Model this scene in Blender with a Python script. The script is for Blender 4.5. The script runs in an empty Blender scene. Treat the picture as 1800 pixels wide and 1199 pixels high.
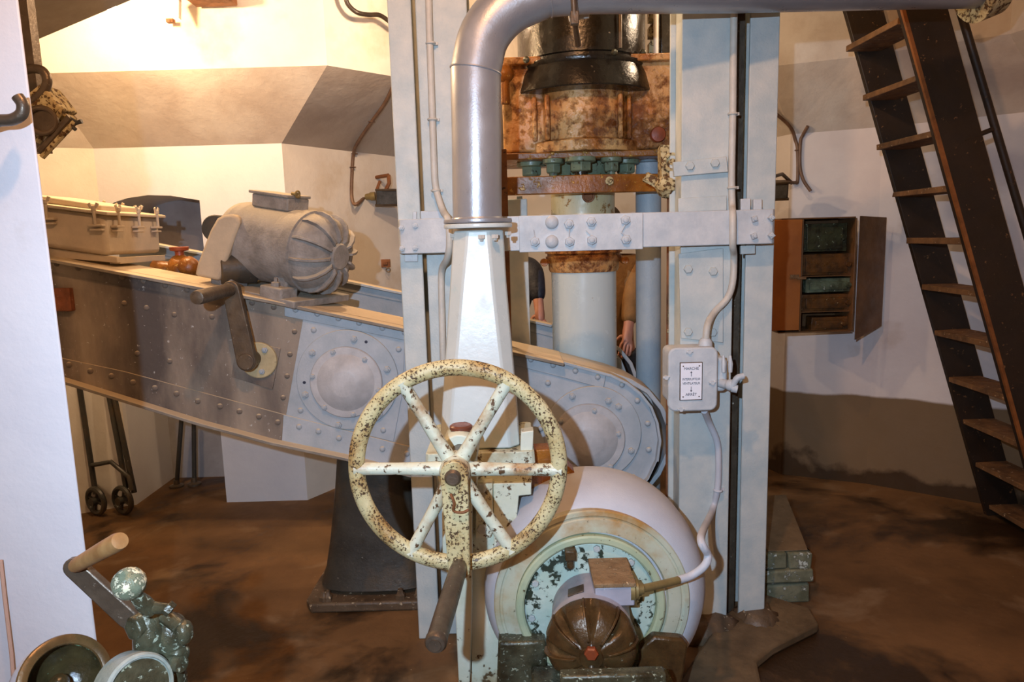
import bpy, math, random
from mathutils import Vector, Matrix, Quaternion
random.seed(7)
PI = math.pi
sc = bpy.context.scene
col = sc.collection

# ---------------------------------------------------------------- camera
FPX = 1250.0
CAMZ = 1.6
pitch = math.atan(FPX / 8400.0)
roll = math.radians(1.6)
fw = Vector((0, math.cos(pitch), -math.sin(pitch)))
up0 = Vector((0, math.sin(pitch), math.cos(pitch)))
rt0 = Vector((1, 0, 0))
up = up0 * math.cos(roll) + rt0 * math.sin(roll)
rt = rt0 * math.cos(roll) - up0 * math.sin(roll)
cam_pos = Vector((0, 0, CAMZ))
cd = bpy.data.cameras.new('camera')
cd.sensor_width = 36
cd.lens = FPX / 1800 * 36
cd.clip_start = 0.05
cam = bpy.data.objects.new('camera', cd)
M = Matrix((rt, up, -fw)).transposed().to_4x4()
M.translation = cam_pos
cam.matrix_world = M
col.objects.link(cam)
sc.camera = cam

# ---------------------------------------------------------------- world, lights, exposure
w = bpy.data.worlds.new('world')
sc.world = w
w.use_nodes = True
w.node_tree.nodes['Background'].inputs[0].default_value = (0.9, 0.85, 0.8, 1)
w.node_tree.nodes['Background'].inputs[1].default_value = 0.02
sc.view_settings.view_transform = 'Standard'
sc.view_settings.look = 'None'
sc.view_settings.gamma = 1
sc.view_settings.use_curve_mapping = False
sc.view_settings.exposure = 0.0

def lamp(name, loc, power, color, radius=0.03, kind='POINT', target=None, angle=None, blend=0.5):
    l = bpy.data.lights.new(name, kind)
    l.energy = power
    l.color = color
    l.shadow_soft_size = radius
    if kind == 'SPOT':
        l.spot_size = math.radians(angle)
        l.spot_blend = blend
    o = bpy.data.objects.new(name, l)
    o.location = loc
    if target is not None:
        o.rotation_euler = (Vector(target) - Vector(loc)).to_track_quat('-Z', 'Y').to_euler()
    col.objects.link(o)
    return o

COOL = (0.56, 0.76, 1.0)
WARM = (1.0, 0.60, 0.28)
lamp('photo_flash', (-0.25, -0.22, 1.82), 250, COOL, 0.015, 'SPOT', (0.06, 3.0, 0.95), 102, 1.0)
lamp('front_room_lamp', (-0.15, 0.9, 3.2), 100, (1.0, 0.52, 0.24), 0.05)
lamp('left_wall_lamp', (-1.8, 3.32, 2.78), 78, (1.0, 0.66, 0.36), 0.05)
lamp('rear_lamp_left', (-0.42, 3.45, 2.75), 42, (1.0, 0.68, 0.42), 0.03)
lamp('rear_lamp_right', (1.02, 3.25, 2.62), 13, (1.0, 0.74, 0.5), 0.04)

# ---------------------------------------------------------------- projection helpers (photo point -> place in the room)
def ray(px, py):
    return fw * FPX + rt * (px - 900) - up * (py - 599.5)
def P(px, py, Y):
    v = ray(px, py); t = Y / v.y
    return cam_pos + v * t
def PZ(px, py, z):
    v = ray(px, py); t = (z - CAMZ) / v.z
    return cam_pos + v * t
def PX_(px, py, x):
    v = ray(px, py); t = x / v.x
    return cam_pos + v * t
def S(px, py, Y):
    return Y / ray(px, py).y
def XZ(pts, Y):
    r = []
    for p in pts:
        q = P(p[0], p[1], Y); r.append((q.x, q.z))
    return r

# ---------------------------------------------------------------- mesh builder
def frame(axis):
    a = Vector(axis).normalized()
    h = Vector((0, 0, 1)) if abs(a.z) < 0.9 else Vector((1, 0, 0))
    u = a.cross(h).normalized(); v = a.cross(u).normalized()
    return a, u, v
class MB:
    def __init__(s): s.v = []; s.f = []
    def add(s, vs, fs):
        b = len(s.v); s.v += [tuple(x) for x in vs]; s.f += [tuple(i + b for i in f) for f in fs]; return s
    def box(s, c, size, R=None):
        c = Vector(c); hx, hy, hz = [k / 2 for k in size]
        vs = [Vector((x * hx, y * hy, z * hz)) for x in (-1, 1) for y in (-1, 1) for z in (-1, 1)]
        if R is not None: vs = [R @ q for q in vs]
        vs = [c + q for q in vs]
        return s.add(vs, [(0, 1, 3, 2), (4, 6, 7, 5), (0, 4, 5, 1), (2, 3, 7, 6), (0, 2, 6, 4), (1, 5, 7, 3)])
    def bb(s, x0, x1, y0, y1, z0, z1):
        return s.box(((x0 + x1) / 2, (y0 + y1) / 2, (z0 + z1) / 2), (abs(x1 - x0), abs(y1 - y0), abs(z1 - z0)))
    def prism(s, pts, y0, y1):
        n = len(pts)
        vs = [(x, y0, z) for x, z in pts] + [(x, y1, z) for x, z in pts]
        fs = [tuple(range(n)), tuple(range(2 * n - 1, n - 1, -1))] + [(i, i + n, (i + 1) % n + n, (i + 1) % n) for i in range(n)]
        return s.add(vs, fs)
    def plan(s, pts, z0, z1):
        n = len(pts)
        vs = [(x, y, z0) for x, y in pts] + [(x, y, z1) for x, y in pts]
        fs = [tuple(range(n - 1, -1, -1)), tuple(range(n, 2 * n))] + [(i, (i + 1) % n, (i + 1) % n + n, i + n) for i in range(n)]
        return s.add(vs, fs)
    def loft(s, rings, caps=True, closed=False):
        n = len(rings[0]); m = len(rings); vs = [p for r in rings for p in r]; fs = []
        for j in range(m if closed else m - 1):
            k = (j + 1) % m
            for i in range(n):
                fs.append((j * n + i, j * n + (i + 1) % n, k * n + (i + 1) % n, k * n + i))
        if caps and not closed:
            fs.append(tuple(range(n - 1, -1, -1))); fs.append(tuple((m - 1) * n + i for i in range(n)))
        return s.add(vs, fs)
    def lathe(s, prof, o, axis, n=40, rf=None, caps=True):
        o = Vector(o); a, u, v = frame(axis); rings = []
        for j, (r, h) in enumerate(prof):
            ring = []
            for i in range(n):
                t = 2 * PI * i / n
                rr = rf(t, j, r) if rf else r
                ring.append(o + a * h + u * (rr * math.cos(t)) + v * (rr * math.sin(t)))
            rings.append(ring)
        return s.loft(rings, caps)
    def cyl(s, p0, p1, r0, r1=None, n=20):
        p0 = Vector(p0); p1 = Vector(p1)
        return s.lathe([(r0, 0), (r0 if r1 is None else r1, (p1 - p0).length)], p0, p1 - p0, n)
    def tube(s, pts, r, n=12, closed=False, caps=True):
        pts = [Vector(p) for p in pts]; m = len(pts); rings = []; pu = None
        for i in range(m):
            if closed: t = pts[(i + 1) % m] - pts[i - 1]
            else: t = pts[min(i + 1, m - 1)] - pts[max(i - 1, 0)]
            t.normalize()
            if pu is None: _, u, _v = frame(t)
            else:
                u = pu - t * pu.dot(t); u.normalize()
            pu = u; v = t.cross(u)
            rr = r[i] if isinstance(r, (list, tuple)) else r
            rings.append([pts[i] + u * (rr * math.cos(2 * PI * k / n)) + v * (rr * math.sin(2 * PI * k / n)) for k in range(n)])
        return s.loft(rings, caps, closed)
    def torus(s, c, axis, R, r, n=64, m=14, sq=1.0):
        c = Vector(c); a, u, v = frame(axis); rings = []
        for i in range(n):
            t = 2 * PI * i / n; d = u * math.cos(t) + v * math.sin(t)
            rings.append([c + d * (R + r * math.cos(2 * PI * k / m)) + a * (r * sq * math.sin(2 * PI * k / m)) for k in range(m)])
        return s.loft(rings, False, True)
    def sphere(s, c, r, n=20, m=12, sc3=(1, 1, 1)):
        c = Vector(c); rings = []
        for j in range(m + 1):
            t = PI * (j + 0.02) / (m + 0.04)
            rings.append([c + Vector((sc3[0] * r * math.sin(t) * math.cos(2 * PI * i / n), sc3[1] * r * math.sin(t) * math.sin(2 * PI * i / n), sc3[2] * r * math.cos(t))) for i in range(n)])
        return s.loft(rings)
    def ribbon(s, pts, y0, y1, th):
        # a strip of thickness th that follows an (x, z) line, from depth y0 to y1
        n = len(pts); inn = []
        for i in range(n):
            a = Vector(pts[max(i - 1, 0)]); b = Vector(pts[min(i + 1, n - 1)]); d = (b - a).normalized()
            nn = Vector((d.y, -d.x)); inn.append((pts[i][0] + nn.x * th, pts[i][1] + nn.y * th))
        rings = [[(pts[i][0], y0, pts[i][1]), (pts[i][0], y1, pts[i][1]), (inn[i][0], y1, inn[i][1]), (inn[i][0], y0, inn[i][1])] for i in range(n)]
        return s.loft(rings)
    def jitter(s, a, seed=0):
        rnd = random.Random(seed)
        s.v = [(x + rnd.uniform(-a, a), y + rnd.uniform(-a, a), z + rnd.uniform(-a, a)) for x, y, z in s.v]; return s

def catmull(pts, k=8):
    pts = [Vector(p) for p in pts]; out = []
    q = [pts[0] * 2 - pts[1]] + pts + [pts[-1] * 2 - pts[-2]]
    for i in range(1, len(q) - 2):
        for j in range(k):
            t = j / k
            out.append(0.5 * ((2 * q[i]) + (q[i + 1] - q[i - 1]) * t + (2 * q[i - 1] - 5 * q[i] + 4 * q[i + 1] - q[i + 2]) * t * t + (3 * q[i] - q[i - 1] - 3 * q[i + 1] + q[i + 2]) * t ** 3))
    out.append(pts[-1]); return out

def wpos(o):
    p = Vector((0, 0, 0))
    while o is not None:
        p += Vector(o.location); o = o.parent
    return p
def mkobj(name, mb, mat, parent=None, bevel=0, sharp=35, origin=None):
    me = bpy.data.meshes.new(name)
    off = wpos(parent) if parent is not None else Vector((0, 0, 0))
    loc = Vector((0, 0, 0))
    if parent is None:
        if origin is None:
            xs = [v[0] for v in mb.v]; ys = [v[1] for v in mb.v]; zs = [v[2] for v in mb.v]
            origin = ((min(xs) + max(xs)) / 2, (min(ys) + max(ys)) / 2, min(zs))
        loc = Vector(origin); off = loc
    me.from_pydata([(v[0] - off.x, v[1] - off.y, v[2] - off.z) for v in mb.v], [], mb.f)
    me.validate(); me.update()
    import bmesh
    bm = bmesh.new(); bm.from_mesh(me); bmesh.ops.recalc_face_normals(bm, faces=bm.faces); bm.to_mesh(me); bm.free()
    for p in me.polygons: p.use_smooth = True
    me.set_sharp_from_angle(angle=math.radians(sharp))
    me.materials.append(mat)
    o = bpy.data.objects.new(name, me); o.location = loc; col.objects.link(o)
    if parent is not None: o.parent = parent
    if bevel:
        b = o.modifiers.new('bevel', 'BEVEL'); b.width = bevel; b.segments = 2; b.limit_method = 'ANGLE'; b.angle_limit = math.radians(40)
        b.harden_normals = False
    return o
def tag(o, label, cat, group=None):
    o['label'] = label; o['category'] = cat
    if group: o['group'] = group
    return o
def thing(name, label, cat, loc=(0, 0, 0), group=None):
    o = bpy.data.objects.new(name, None); o.location = loc; o.empty_display_size = 0.05; col.objects.link(o)
    return tag(o, label, cat, group)
def solo(name, mb, mat, label, cat, group=None, bevel=0, sharp=35):
    return tag(mkobj(name, mb, mat, None, bevel, sharp), label, cat, group)
def struct(name, mb, mat, bevel=0):
    o = mkobj(name, mb, mat, None, bevel, origin=(0, 0, 0)); o['kind'] = 'structure'; return o

# ---------------------------------------------------------------- materials
def lin(c):
    return tuple(((k / 255) / 12.92 if k / 255 <= 0.04045 else ((k / 255 + 0.055) / 1.055) ** 2.4) for k in c) + (1,)
def paint(name, c1, c2=None, sc1=6, chip=None, cs=45, th=0.62, soft=0.02, chip2=None, rough=0.55, metal=0.0, bump=0.25, bs=90, dust=None, dirt=None, ds=3.0, dth=0.55, streak=1.0, bd=0.004):
    m = bpy.data.materials.new(name); m.use_nodes = True
    nt = m.node_tree; N = nt.nodes; L = nt.links; b = N['Principled BSDF']
    tc = N.new('ShaderNodeTexCoord'); vec = tc.outputs['Object']
    def noise(scale, detail=6, v=vec, ro=0.6):
        n = N.new('ShaderNodeTexNoise'); n.inputs['Scale'].default_value = scale; n.inputs['Detail'].default_value = detail; n.inputs['Roughness'].default_value = ro
        L.new(v, n.inputs['Vector']); return n.outputs['Fac']
    def ramp(f, a, c):
        r = N.new('ShaderNodeMapRange'); r.inputs['From Min'].default_value = a; r.inputs['From Max'].default_value = c; L.new(f, r.inputs['Value']); return r.outputs['Result']
    def mix(f, a, c):
        x = N.new('ShaderNodeMix'); x.data_type = 'RGBA'
        L.new(f, x.inputs['Factor'])
        for s_, val in ((6, a), (7, c)):
            if isinstance(val, tuple): x.inputs[s_].default_value = val
            else: L.new(val, x.inputs[s_])
        return x.outputs[2]
    vec1 = vec
    if streak != 1.0:
        mp = N.new('ShaderNodeMapping'); mp.inputs['Scale'].default_value = (1, 1, streak); L.new(vec, mp.inputs['Vector']); vec1 = mp.outputs['Vector']
    c = mix(ramp(noise(sc1, 8, vec1), 0.35, 0.65), lin(c1), lin(c2 or c1))
    if dirt:
        c = mix(ramp(noise(ds, 7, vec1), dth - 0.08, dth + 0.1), c, lin(dirt))
    mask = None
    if chip:
        f = noise(cs, 10, vec, 0.65)
        if chip2:
            big = noise(cs * 0.12, 5)
            mm = N.new('ShaderNodeMath'); mm.operation = 'MULTIPLY_ADD'; L.new(big, mm.inputs[0]); mm.inputs[1].default_value = chip2; L.new(f, mm.inputs[2]); f = mm.outputs[0]
            th = th + chip2 * 0.5
        mask = ramp(f, th - soft, th + soft)
        c = mix(mask, c, lin(chip))
    if dust:
        g = N.new('ShaderNodeNewGeometry'); sx = N.new('ShaderNodeSeparateXYZ'); L.new(g.outputs['Normal'], sx.inputs[0])
        c = mix(ramp(sx.outputs['Z'], 0.45, 0.85), c, lin(dust))
    L.new(c, b.inputs['Base Color'])
    b.inputs['Metallic'].default_value = metal
    rr = N.new('ShaderNodeMapRange'); rr.inputs['From Min'].default_value = 0.3; rr.inputs['From Max'].default_value = 0.7
    rr.inputs['To Min'].default_value = max(rough - 0.12, 0.05); rr.inputs['To Max'].default_value = min(rough + 0.12, 1); L.new(noise(sc1 * 2.3, 5), rr.inputs['Value']); L.new(rr.outputs['Result'], b.inputs['Roughness'])
    if bump:
        bp = N.new('ShaderNodeBump'); bp.inputs['Strength'].default_value = bump; bp.inputs['Distance'].default_value = bd
        h = noise(bs, 6)
        if mask is not None:
            s2 = N.new('ShaderNodeMath'); s2.operation = 'SUBTRACT'; L.new(h, s2.inputs[0]); L.new(mask, s2.inputs[1]); h = s2.outputs[0]
        L.new(h, bp.inputs['Height']); L.new(bp.outputs['Normal'], b.inputs['Normal'])
    return m

BG = (186, 192, 194)
m_col = paint('column_paint', (196, 200, 196), (172, 184, 186), 9, bump=0.35, bs=120, rough=0.55)
m_strap = paint('strap_paint', (200, 204, 206), (176, 184, 190), 12, bump=0.35, bs=110, rough=0.5)
m_beam = paint('girder_paint', (178, 184, 190), (156, 166, 174), 8, bump=0.3, bs=100, rough=0.55, dust=(205, 190, 165))
m_grime = paint('girder_grime', (160, 146, 130), (130, 118, 106), 5, chip=(190, 188, 184), cs=55, th=0.66, bump=0.4, bs=60, rough=0.75, dirt=(84, 76, 72), ds=2.6, dth=0.52, dust=(200, 184, 155), streak=0.35)
m_flange = paint('flange_dust', (150, 142, 130), (118, 110, 100), 9, bump=0.6, bs=50, rough=0.85, dust=(214, 196, 166))
m_boss = paint('boss_paint', (190, 190, 192), (166, 166, 168), 11, bump=0.3, bs=90, rough=0.5)
m_wall = paint('white_plaster', (226, 220, 210), (214, 206, 195), 2.5, bump=0.35, bs=14, rough=0.9, dirt=(196, 178, 152), ds=1.6, dth=0.66, bd=0.01)
m_wallcool = paint('limewash', (222, 222, 226), (212, 212, 218), 2.5, bump=0.25, bs=25, rough=0.85, dirt=(196, 190, 186), ds=3, dth=0.7, bd=0.006)
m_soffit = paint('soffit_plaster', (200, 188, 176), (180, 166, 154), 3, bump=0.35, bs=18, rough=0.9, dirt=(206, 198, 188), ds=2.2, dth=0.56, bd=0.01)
m_ceil = paint('ceiling_concrete', (150, 140, 128), (120, 110, 100), 3, bump=0.4, bs=30, rough=0.95)
m_recess = paint('recess_shaded_plaster', (176, 174, 178), (150, 146, 148), 3, bump=0.3, bs=20, rough=0.95)  # recess back wall: its shade is put into this darker grey
m_silver = paint('aluminium_paint', (176, 178, 182), (160, 162, 168), 5, chip=(226, 228, 230), cs=60, th=0.74, rough=0.36, metal=0.55, bump=0.12, bs=160)
m_white = paint('white_enamel', (206, 212, 208), (192, 202, 200), 4, chip=(130, 110, 80), cs=38, th=0.735, rough=0.3, bump=0.12, bs=60, dirt=(170, 200, 200), ds=4, dth=0.66)
m_whitechip = paint('chipped_white', (216, 222, 206), (198, 206, 180), 5, chip=(92, 74, 48), cs=34, th=0.61, chip2=0.5, rough=0.45, bump=0.4, bs=50, dirt=(158, 128, 80), ds=5, dth=0.6)
m_cream = paint('chipped_cream', (206, 196, 152), (186, 166, 112), 9, chip=(74, 54, 34), cs=150, th=0.56, chip2=0.35, rough=0.42, bump=0.5, bs=70, dirt=(160, 118, 64), ds=9, dth=0.6)
m_spoke = paint('spoke_paint', (212, 216, 196), (198, 202, 176), 8, chip=(92, 68, 44), cs=55, th=0.60, chip2=0.4, rough=0.42, bump=0.4, bs=70, dirt=(160, 116, 66), ds=9, dth=0.58)
m_greench = paint('chipped_green', (176, 200, 186), (196, 214, 204), 8, chip=(48, 58, 46), cs=30, th=0.54, chip2=0.6, rough=0.4, bump=0.5, bs=50)
m_ring = paint('stained_ring', (196, 200, 182), (180, 184, 158), 6, chip=(110, 104, 80), cs=60, th=0.66, rough=0.5, bump=0.3, bs=60, dirt=(170, 130, 72), ds=4.5, dth=0.55)
m_fan = paint('fan_paint', (196, 200, 208), (180, 184, 194), 4, bump=0.25, bs=140, rough=0.6, dirt=(176, 160, 142), ds=2.5, dth=0.66)
m_fmotor = paint('fan_motor_paint', (172, 172, 184), (150, 150, 162), 8, chip=(196, 200, 204), cs=40, th=0.68, rough=0.45, bump=0.25, bs=90)
m_oily = paint('oily_brown', (96, 72, 42), (66, 48, 28), 14, chip=(176, 172, 140), cs=40, th=0.68, rough=0.25, bump=0.5, bs=70, metal=0.2)
m_rust = paint('rust', (140, 88, 48), (102, 60, 30), 12, chip=(60, 38, 22), cs=40, th=0.62, rough=0.7, bump=0.5, bs=60)
m_rustbox = paint('rust_red', (148, 86, 54), (112, 64, 40), 20, chip=(190, 160, 130), cs=60, th=0.66, rough=0.7, bump=0.5, bs=60)
m_rustcast = paint('rusted_casting', (208, 168, 112), (178, 106, 36), 7, chip=(104, 54, 16), cs=30, th=0.56, chip2=0.5, soft=0.09, rough=0.28, bump=0.8, bs=70, dirt=(120, 66, 24), ds=6, dth=0.6, streak=0.45)
m_rustwet = paint('wet_rust', (164, 104, 36), (110, 64, 22), 9, chip=(196, 150, 70), cs=30, th=0.62, rough=0.3, bump=0.6, bs=70)
m_black = paint('oiled_black', (44, 38, 30), (30, 26, 20), 8, chip=(110, 92, 66), cs=30, th=0.68, rough=0.22, bump=0.4, bs=60, metal=0.3)
m_blackcast = paint('black_cast', (62, 60, 54), (48, 46, 42), 8, chip=(150, 146, 130), cs=50, th=0.69, rough=0.45, bump=0.35, bs=70, dirt=(92, 76, 54), ds=4, dth=0.6)
m_plinth = paint('crusted_foot', (104, 86, 66), (78, 62, 46), 12, chip=(186, 168, 140), cs=40, th=0.62, rough=0.5, bump=0.8, bs=40)
m_plunger = paint('plunger_paint', (196, 208, 208), (186, 200, 204), 3, chip=(150, 132, 96), cs=22, th=0.7, rough=0.25, bump=0.08, bs=60)
m_plungtop = paint('plunger_stained', (206, 200, 172), (186, 176, 134), 9, chip=(140, 104, 52), cs=14, th=0.62, rough=0.35, bump=0.3, bs=60, streak=0.2)
m_bluepipe = paint('pipe_blue', (146, 164, 178), (168, 180, 186), 7, bump=0.5, bs=110, rough=0.5)
m_greenfit = paint('green_fittings', (116, 132, 108), (92, 106, 88), 14, chip=(60, 52, 34), cs=50, th=0.6, rough=0.35, bump=0.4, bs=60)
m_crust = paint('crusted_valve', (196, 182, 140), (160, 134, 86), 30, chip=(92, 64, 34), cs=60, th=0.55, rough=0.8, bump=1.0, bs=60)
m_motor = paint('dusty_motor', (152, 147, 142), (118, 113, 108), 14, bump=0.9, bs=110, rough=0.85, dust=(176, 166, 148))
m_guard = paint('dusty_guard', (190, 172, 146), (172, 156, 134), 9, bump=0.3, bs=90, rough=0.8)
m_case = paint('dusty_case', (190, 176, 156), (168, 156, 140), 7, bump=0.25, bs=120, rough=0.7, dust=(220, 200, 165))
m_conduit = paint('painted_conduit', (200, 196, 186), (184, 182, 174), 14, bump=0.4, bs=90, rough=0.5)
m_darkpipe = paint('brown_conduit', (120, 92, 72), (96, 72, 56), 14, bump=0.3, bs=90, rough=0.5)
m_steel = paint('worn_steel', (110, 96, 80), (84, 72, 60), 14, chip=(176, 166, 150), cs=60, th=0.68, rough=0.38, bump=0.3, bs=90, metal=0.5)
m_wood = paint('worn_wood', (178, 140, 90), (140, 100, 58), 14, rough=0.5, bump=0.3, bs=60, streak=0.3)
m_ladder = paint('ladder_steel', (44, 31, 20), (32, 23, 15), 5, chip=(120, 84, 48), cs=40, th=0.66, rough=0.55, bump=0.3, bs=60)
m_tread = paint('tread_wood', (128, 92, 56), (88, 62, 38), 14, chip=(196, 170, 134), cs=40, th=0.64, rough=0.7, bump=0.5, bs=60)
m_cabinet = paint('cabinet_brown', (116, 80, 46), (88, 60, 34), 7, chip=(130, 84, 44), cs=40, th=0.66, rough=0.5, bump=0.3, bs=60)
m_cabdoor = paint('cabinet_door', (168, 98, 40), (146, 82, 34), 4, rough=0.5, bump=0.2, bs=60)
m_junkg = paint('grimy_green', (62, 66, 42), (30, 28, 16), 16, chip=(150, 160, 130), cs=40, th=0.64, rough=0.4, bump=0.6, bs=60)
m_junkb = paint('grimy_rust', (110, 70, 32), (60, 40, 20), 16, chip=(190, 160, 110), cs=60, th=0.66, rough=0.35, bump=0.6, bs=60)
m_junkw = paint('grimy_pale', (110, 124, 100), (50, 56, 40), 14, chip=(200, 206, 190), cs=40, th=0.64, rough=0.4, bump=0.6, bs=60)
m_red = paint('red_cap', (158, 72, 38), (120, 58, 32), 14, rough=0.4, bump=0.2, bs=60)
m_grease = paint('grease_cup', (130, 72, 52), (104, 58, 42), 14, rough=0.35, bump=0.15, bs=60)
m_brass = paint('dull_brass', (158, 140, 92), (120, 102, 64), 14, rough=0.4, bump=0.2, bs=60, metal=0.4)
m_greasy = paint('greasy_green', (92, 92, 72), (54, 48, 32), 16, chip=(176, 184, 160), cs=70, th=0.6, rough=0.22, bump=0.8, bs=50, metal=0.2)
m_glass = paint('lamp_glass', (70, 72, 74), (96, 98, 100), 20, rough=0.1, bump=0.05)
m_masonry = paint('mossy_brick', (128, 128, 104), (90, 92, 70), 14, chip=(190, 196, 184), cs=26, th=0.6, rough=0.85, bump=0.9, bs=40)
m_concrete = paint('rough_concrete', (112, 92, 66), (84, 68, 46), 10, chip=(170, 160, 140), cs=40, th=0.68, rough=0.7, bump=0.9, bs=30)
m_label = paint('label_enamel', (236, 238, 246), None, 5, rough=0.3, bump=0)
m_ink = paint('ink', (40, 42, 60), None, 5, rough=0.5, bump=0)
m_twine = paint('twine', (196, 160, 140), None, 20, rough=0.9, bump=0.3)
m_blackrub = paint('black_cable', (50, 40, 32), (38, 30, 26), 20, rough=0.45, bump=0.4, bs=60)
m_skin = paint('skin', (196, 140, 118), (182, 124, 104), 9, rough=0.5, bump=0.05)
m_hair = paint('hair', (60, 44, 32), (44, 32, 24), 40, rough=0.6, bump=0.4, bs=90)
m_navy = paint('navy_jacket', (44, 50, 66), (34, 38, 52), 6, rough=0.6, bump=0.4, bs=26, bd=0.02)
m_jacket = paint('brown_jacket', (150, 108, 60), (120, 84, 44), 6, rough=0.7, bump=0.4, bs=26, bd=0.02)
m_jeans = paint('dark_trousers', (50, 48, 50), (38, 36, 38), 9, rough=0.8, bump=0.3)
m_shoe = paint('shoe_leather', (40, 30, 24), None, 9, rough=0.4, bump=0.1)
m_stainfloor = None

def emit(name, color, s):
    m = bpy.data.materials.new(name); m.use_nodes = True; b = m.node_tree.nodes['Principled BSDF']
    b.inputs['Emission Color'].default_value = color; b.inputs['Emission Strength'].default_value = s; return m
m_bulb = emit('lit_bulb', (1, 0.85, 0.6, 1), 30)

def floor_mat():
    m = bpy.data.materials.new('wet_earth_floor'); m.use_nodes = True
    nt = m.node_tree; N = nt.nodes; L = nt.links; b = N['Principled BSDF']
    tc = N.new('ShaderNodeTexCoord'); v = tc.outputs['Object']
    def noise(s_, d=7, ro=0.6, dist=0.0):
        n = N.new('ShaderNodeTexNoise'); n.inputs['Scale'].default_value = s_; n.inputs['Detail'].default_value = d; n.inputs['Roughness'].default_value = ro; n.inputs['Distortion'].default_value = dist; L.new(v, n.inputs['Vector']); return n.outputs['Fac']
    def ramp(f, a, c):
        r = N.new('ShaderNodeMapRange'); r.inputs['From Min'].default_value = a; r.inputs['From Max'].default_value = c; L.new(f, r.inputs['Value']); return r.outputs['Result']
    def mix(f, a, c):
        x = N.new('ShaderNodeMix'); x.data_type = 'RGBA'; L.new(f, x.inputs['Factor'])
        for s_, val in ((6, a), (7, c)):
            if isinstance(val, tuple): x.inputs[s_].default_value = val
            else: L.new(val, x.inputs[s_])
        return x.outputs[2]
    c = mix(ramp(noise(1.6), 0.35, 0.65), lin((124, 90, 54)), lin((88, 61, 31)))
    c = mix(ramp(noise(2.6, 6, 0.55, 0.6), 0.54, 0.74), c, lin((140, 116, 88)))
    wet = ramp(noise(1.3, 8, 0.6, 0.5), 0.50, 0.60)
    c = mix(wet, c, lin((50, 34, 19)))
    c = mix(ramp(noise(38, 8), 0.7, 0.74), c, lin((170, 150, 122)))
    L.new(c, b.inputs['Base Color'])
    r = N.new('ShaderNodeMapRange'); r.inputs['To Min'].default_value = 0.75; r.inputs['To Max'].default_value = 0.38; L.new(wet, r.inputs['Value']); L.new(r.outputs['Result'], b.inputs['Roughness'])
    bp = N.new('ShaderNodeBump'); bp.inputs['Strength'].default_value = 0.5; bp.inputs['Distance'].default_value = 0.012; L.new(noise(9, 9), bp.inputs['Height']); L.new(bp.outputs['Normal'], b.inputs['Normal'])
    return m
m_floor = floor_mat()

def dado_mat():
    m = paint('dado_wall', (214, 210, 212), (204, 198, 200), 2.5, bump=0.3, bs=16, rough=0.9, dirt=(186, 174, 168), ds=3, dth=0.7, bd=0.008)
    m.name = 'wall_with_brown_dado'
    nt = m.node_tree; N = nt.nodes; L = nt.links; b = N['Principled BSDF']
    src = b.inputs['Base Color'].links[0].from_socket
    g = N.new('ShaderNodeNewGeometry'); sx = N.new('ShaderNodeSeparateXYZ'); L.new(g.outputs['Position'], sx.inputs[0])
    n = N.new('ShaderNodeTexNoise'); n.inputs['Scale'].default_value = 3.5; n.inputs['Detail'].default_value = 8; L.new(g.outputs['Position'], n.inputs['Vector'])
    a = N.new('ShaderNodeMath'); a.operation = 'MULTIPLY_ADD'; L.new(n.outputs['Fac'], a.inputs[0]); a.inputs[1].default_value = 0.05; L.new(sx.outputs['Z'], a.inputs[2])
    def rng(s_, a0, a1):
        r = N.new('ShaderNodeMapRange'); r.inputs['From Min'].default_value = a0; r.inputs['From Max'].default_value = a1; L.new(s_, r.inputs['Value']); return r.outputs['Result']
    def mix(f, A, B):
        x = N.new('ShaderNodeMix'); x.data_type = 'RGBA'; L.new(f, x.inputs['Factor'])
        for s_, val in ((6, A), (7, B)):
            if isinstance(val, tuple): x.inputs[s_].default_value = val
            else: L.new(val, x.inputs[s_])
        return x.outputs[2]
    c = mix(rng(a.outputs[0], DADO_Z + 0.02, DADO_Z + 0.035), lin((118, 98, 74)), src)
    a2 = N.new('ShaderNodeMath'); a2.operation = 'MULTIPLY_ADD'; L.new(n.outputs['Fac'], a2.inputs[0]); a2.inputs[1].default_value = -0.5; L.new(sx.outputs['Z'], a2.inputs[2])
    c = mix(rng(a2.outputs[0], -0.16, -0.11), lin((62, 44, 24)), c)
    L.new(c, b.inputs['Base Color'])
    return m
DADO_Z = 0.56
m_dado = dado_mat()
# ================================================================ the room
fl = MB()
n = 60
rnd = random.Random(3)
for i in range(n + 1):
    for j in range(n + 1):
        fl.v.append((-4 + 8.5 * i / n, -1.5 + 8.5 * j / n, 0))
for i in range(n):
    for j in range(n):
        a = i * (n + 1) + j
        fl.f.append((a, a + n + 1, a + n + 2, a + 1))
struct('floor', fl, m_floor)

YB = 4.25                                    # plane of the left back wall
C_ = P(495, 252, YB); B_ = P(165, 268, YB); zl = C_.z
Cu = P(575, 115, 3.93); zu = Cu.z
D_ = PZ(700, 276, zl)
G_ = PZ(1390, 236, zl); H_ = PZ(1552, 223, zl)
I_ = (H_.x + 0.62, H_.y - 0.48)
ZC = 3.5
def xy(p): return (p[0], p[1])
A_ = (B_.x - 0.62, B_.y - 0.30)
E1 = (D_.x + 0.02, D_.y); E2 = (G_.x - 0.25, D_.y + 0.05)
low = [(-3.3, 1.0), A_, xy(B_), xy(C_), xy(D_), E2, xy(G_), xy(H_), I_, (I_[0] + 0.5, 1.2), (I_[0] + 0.5, -1.2), (-3.3, -1.2)]
ctr = Vector((0.1, 2.9))
Du = PZ(690, 134, zu)
def inn(p, d=0.33):
    v = ctr - Vector(p); v.normalize(); return (p[0] + v.x * d, p[1] + v.y * d)
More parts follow.
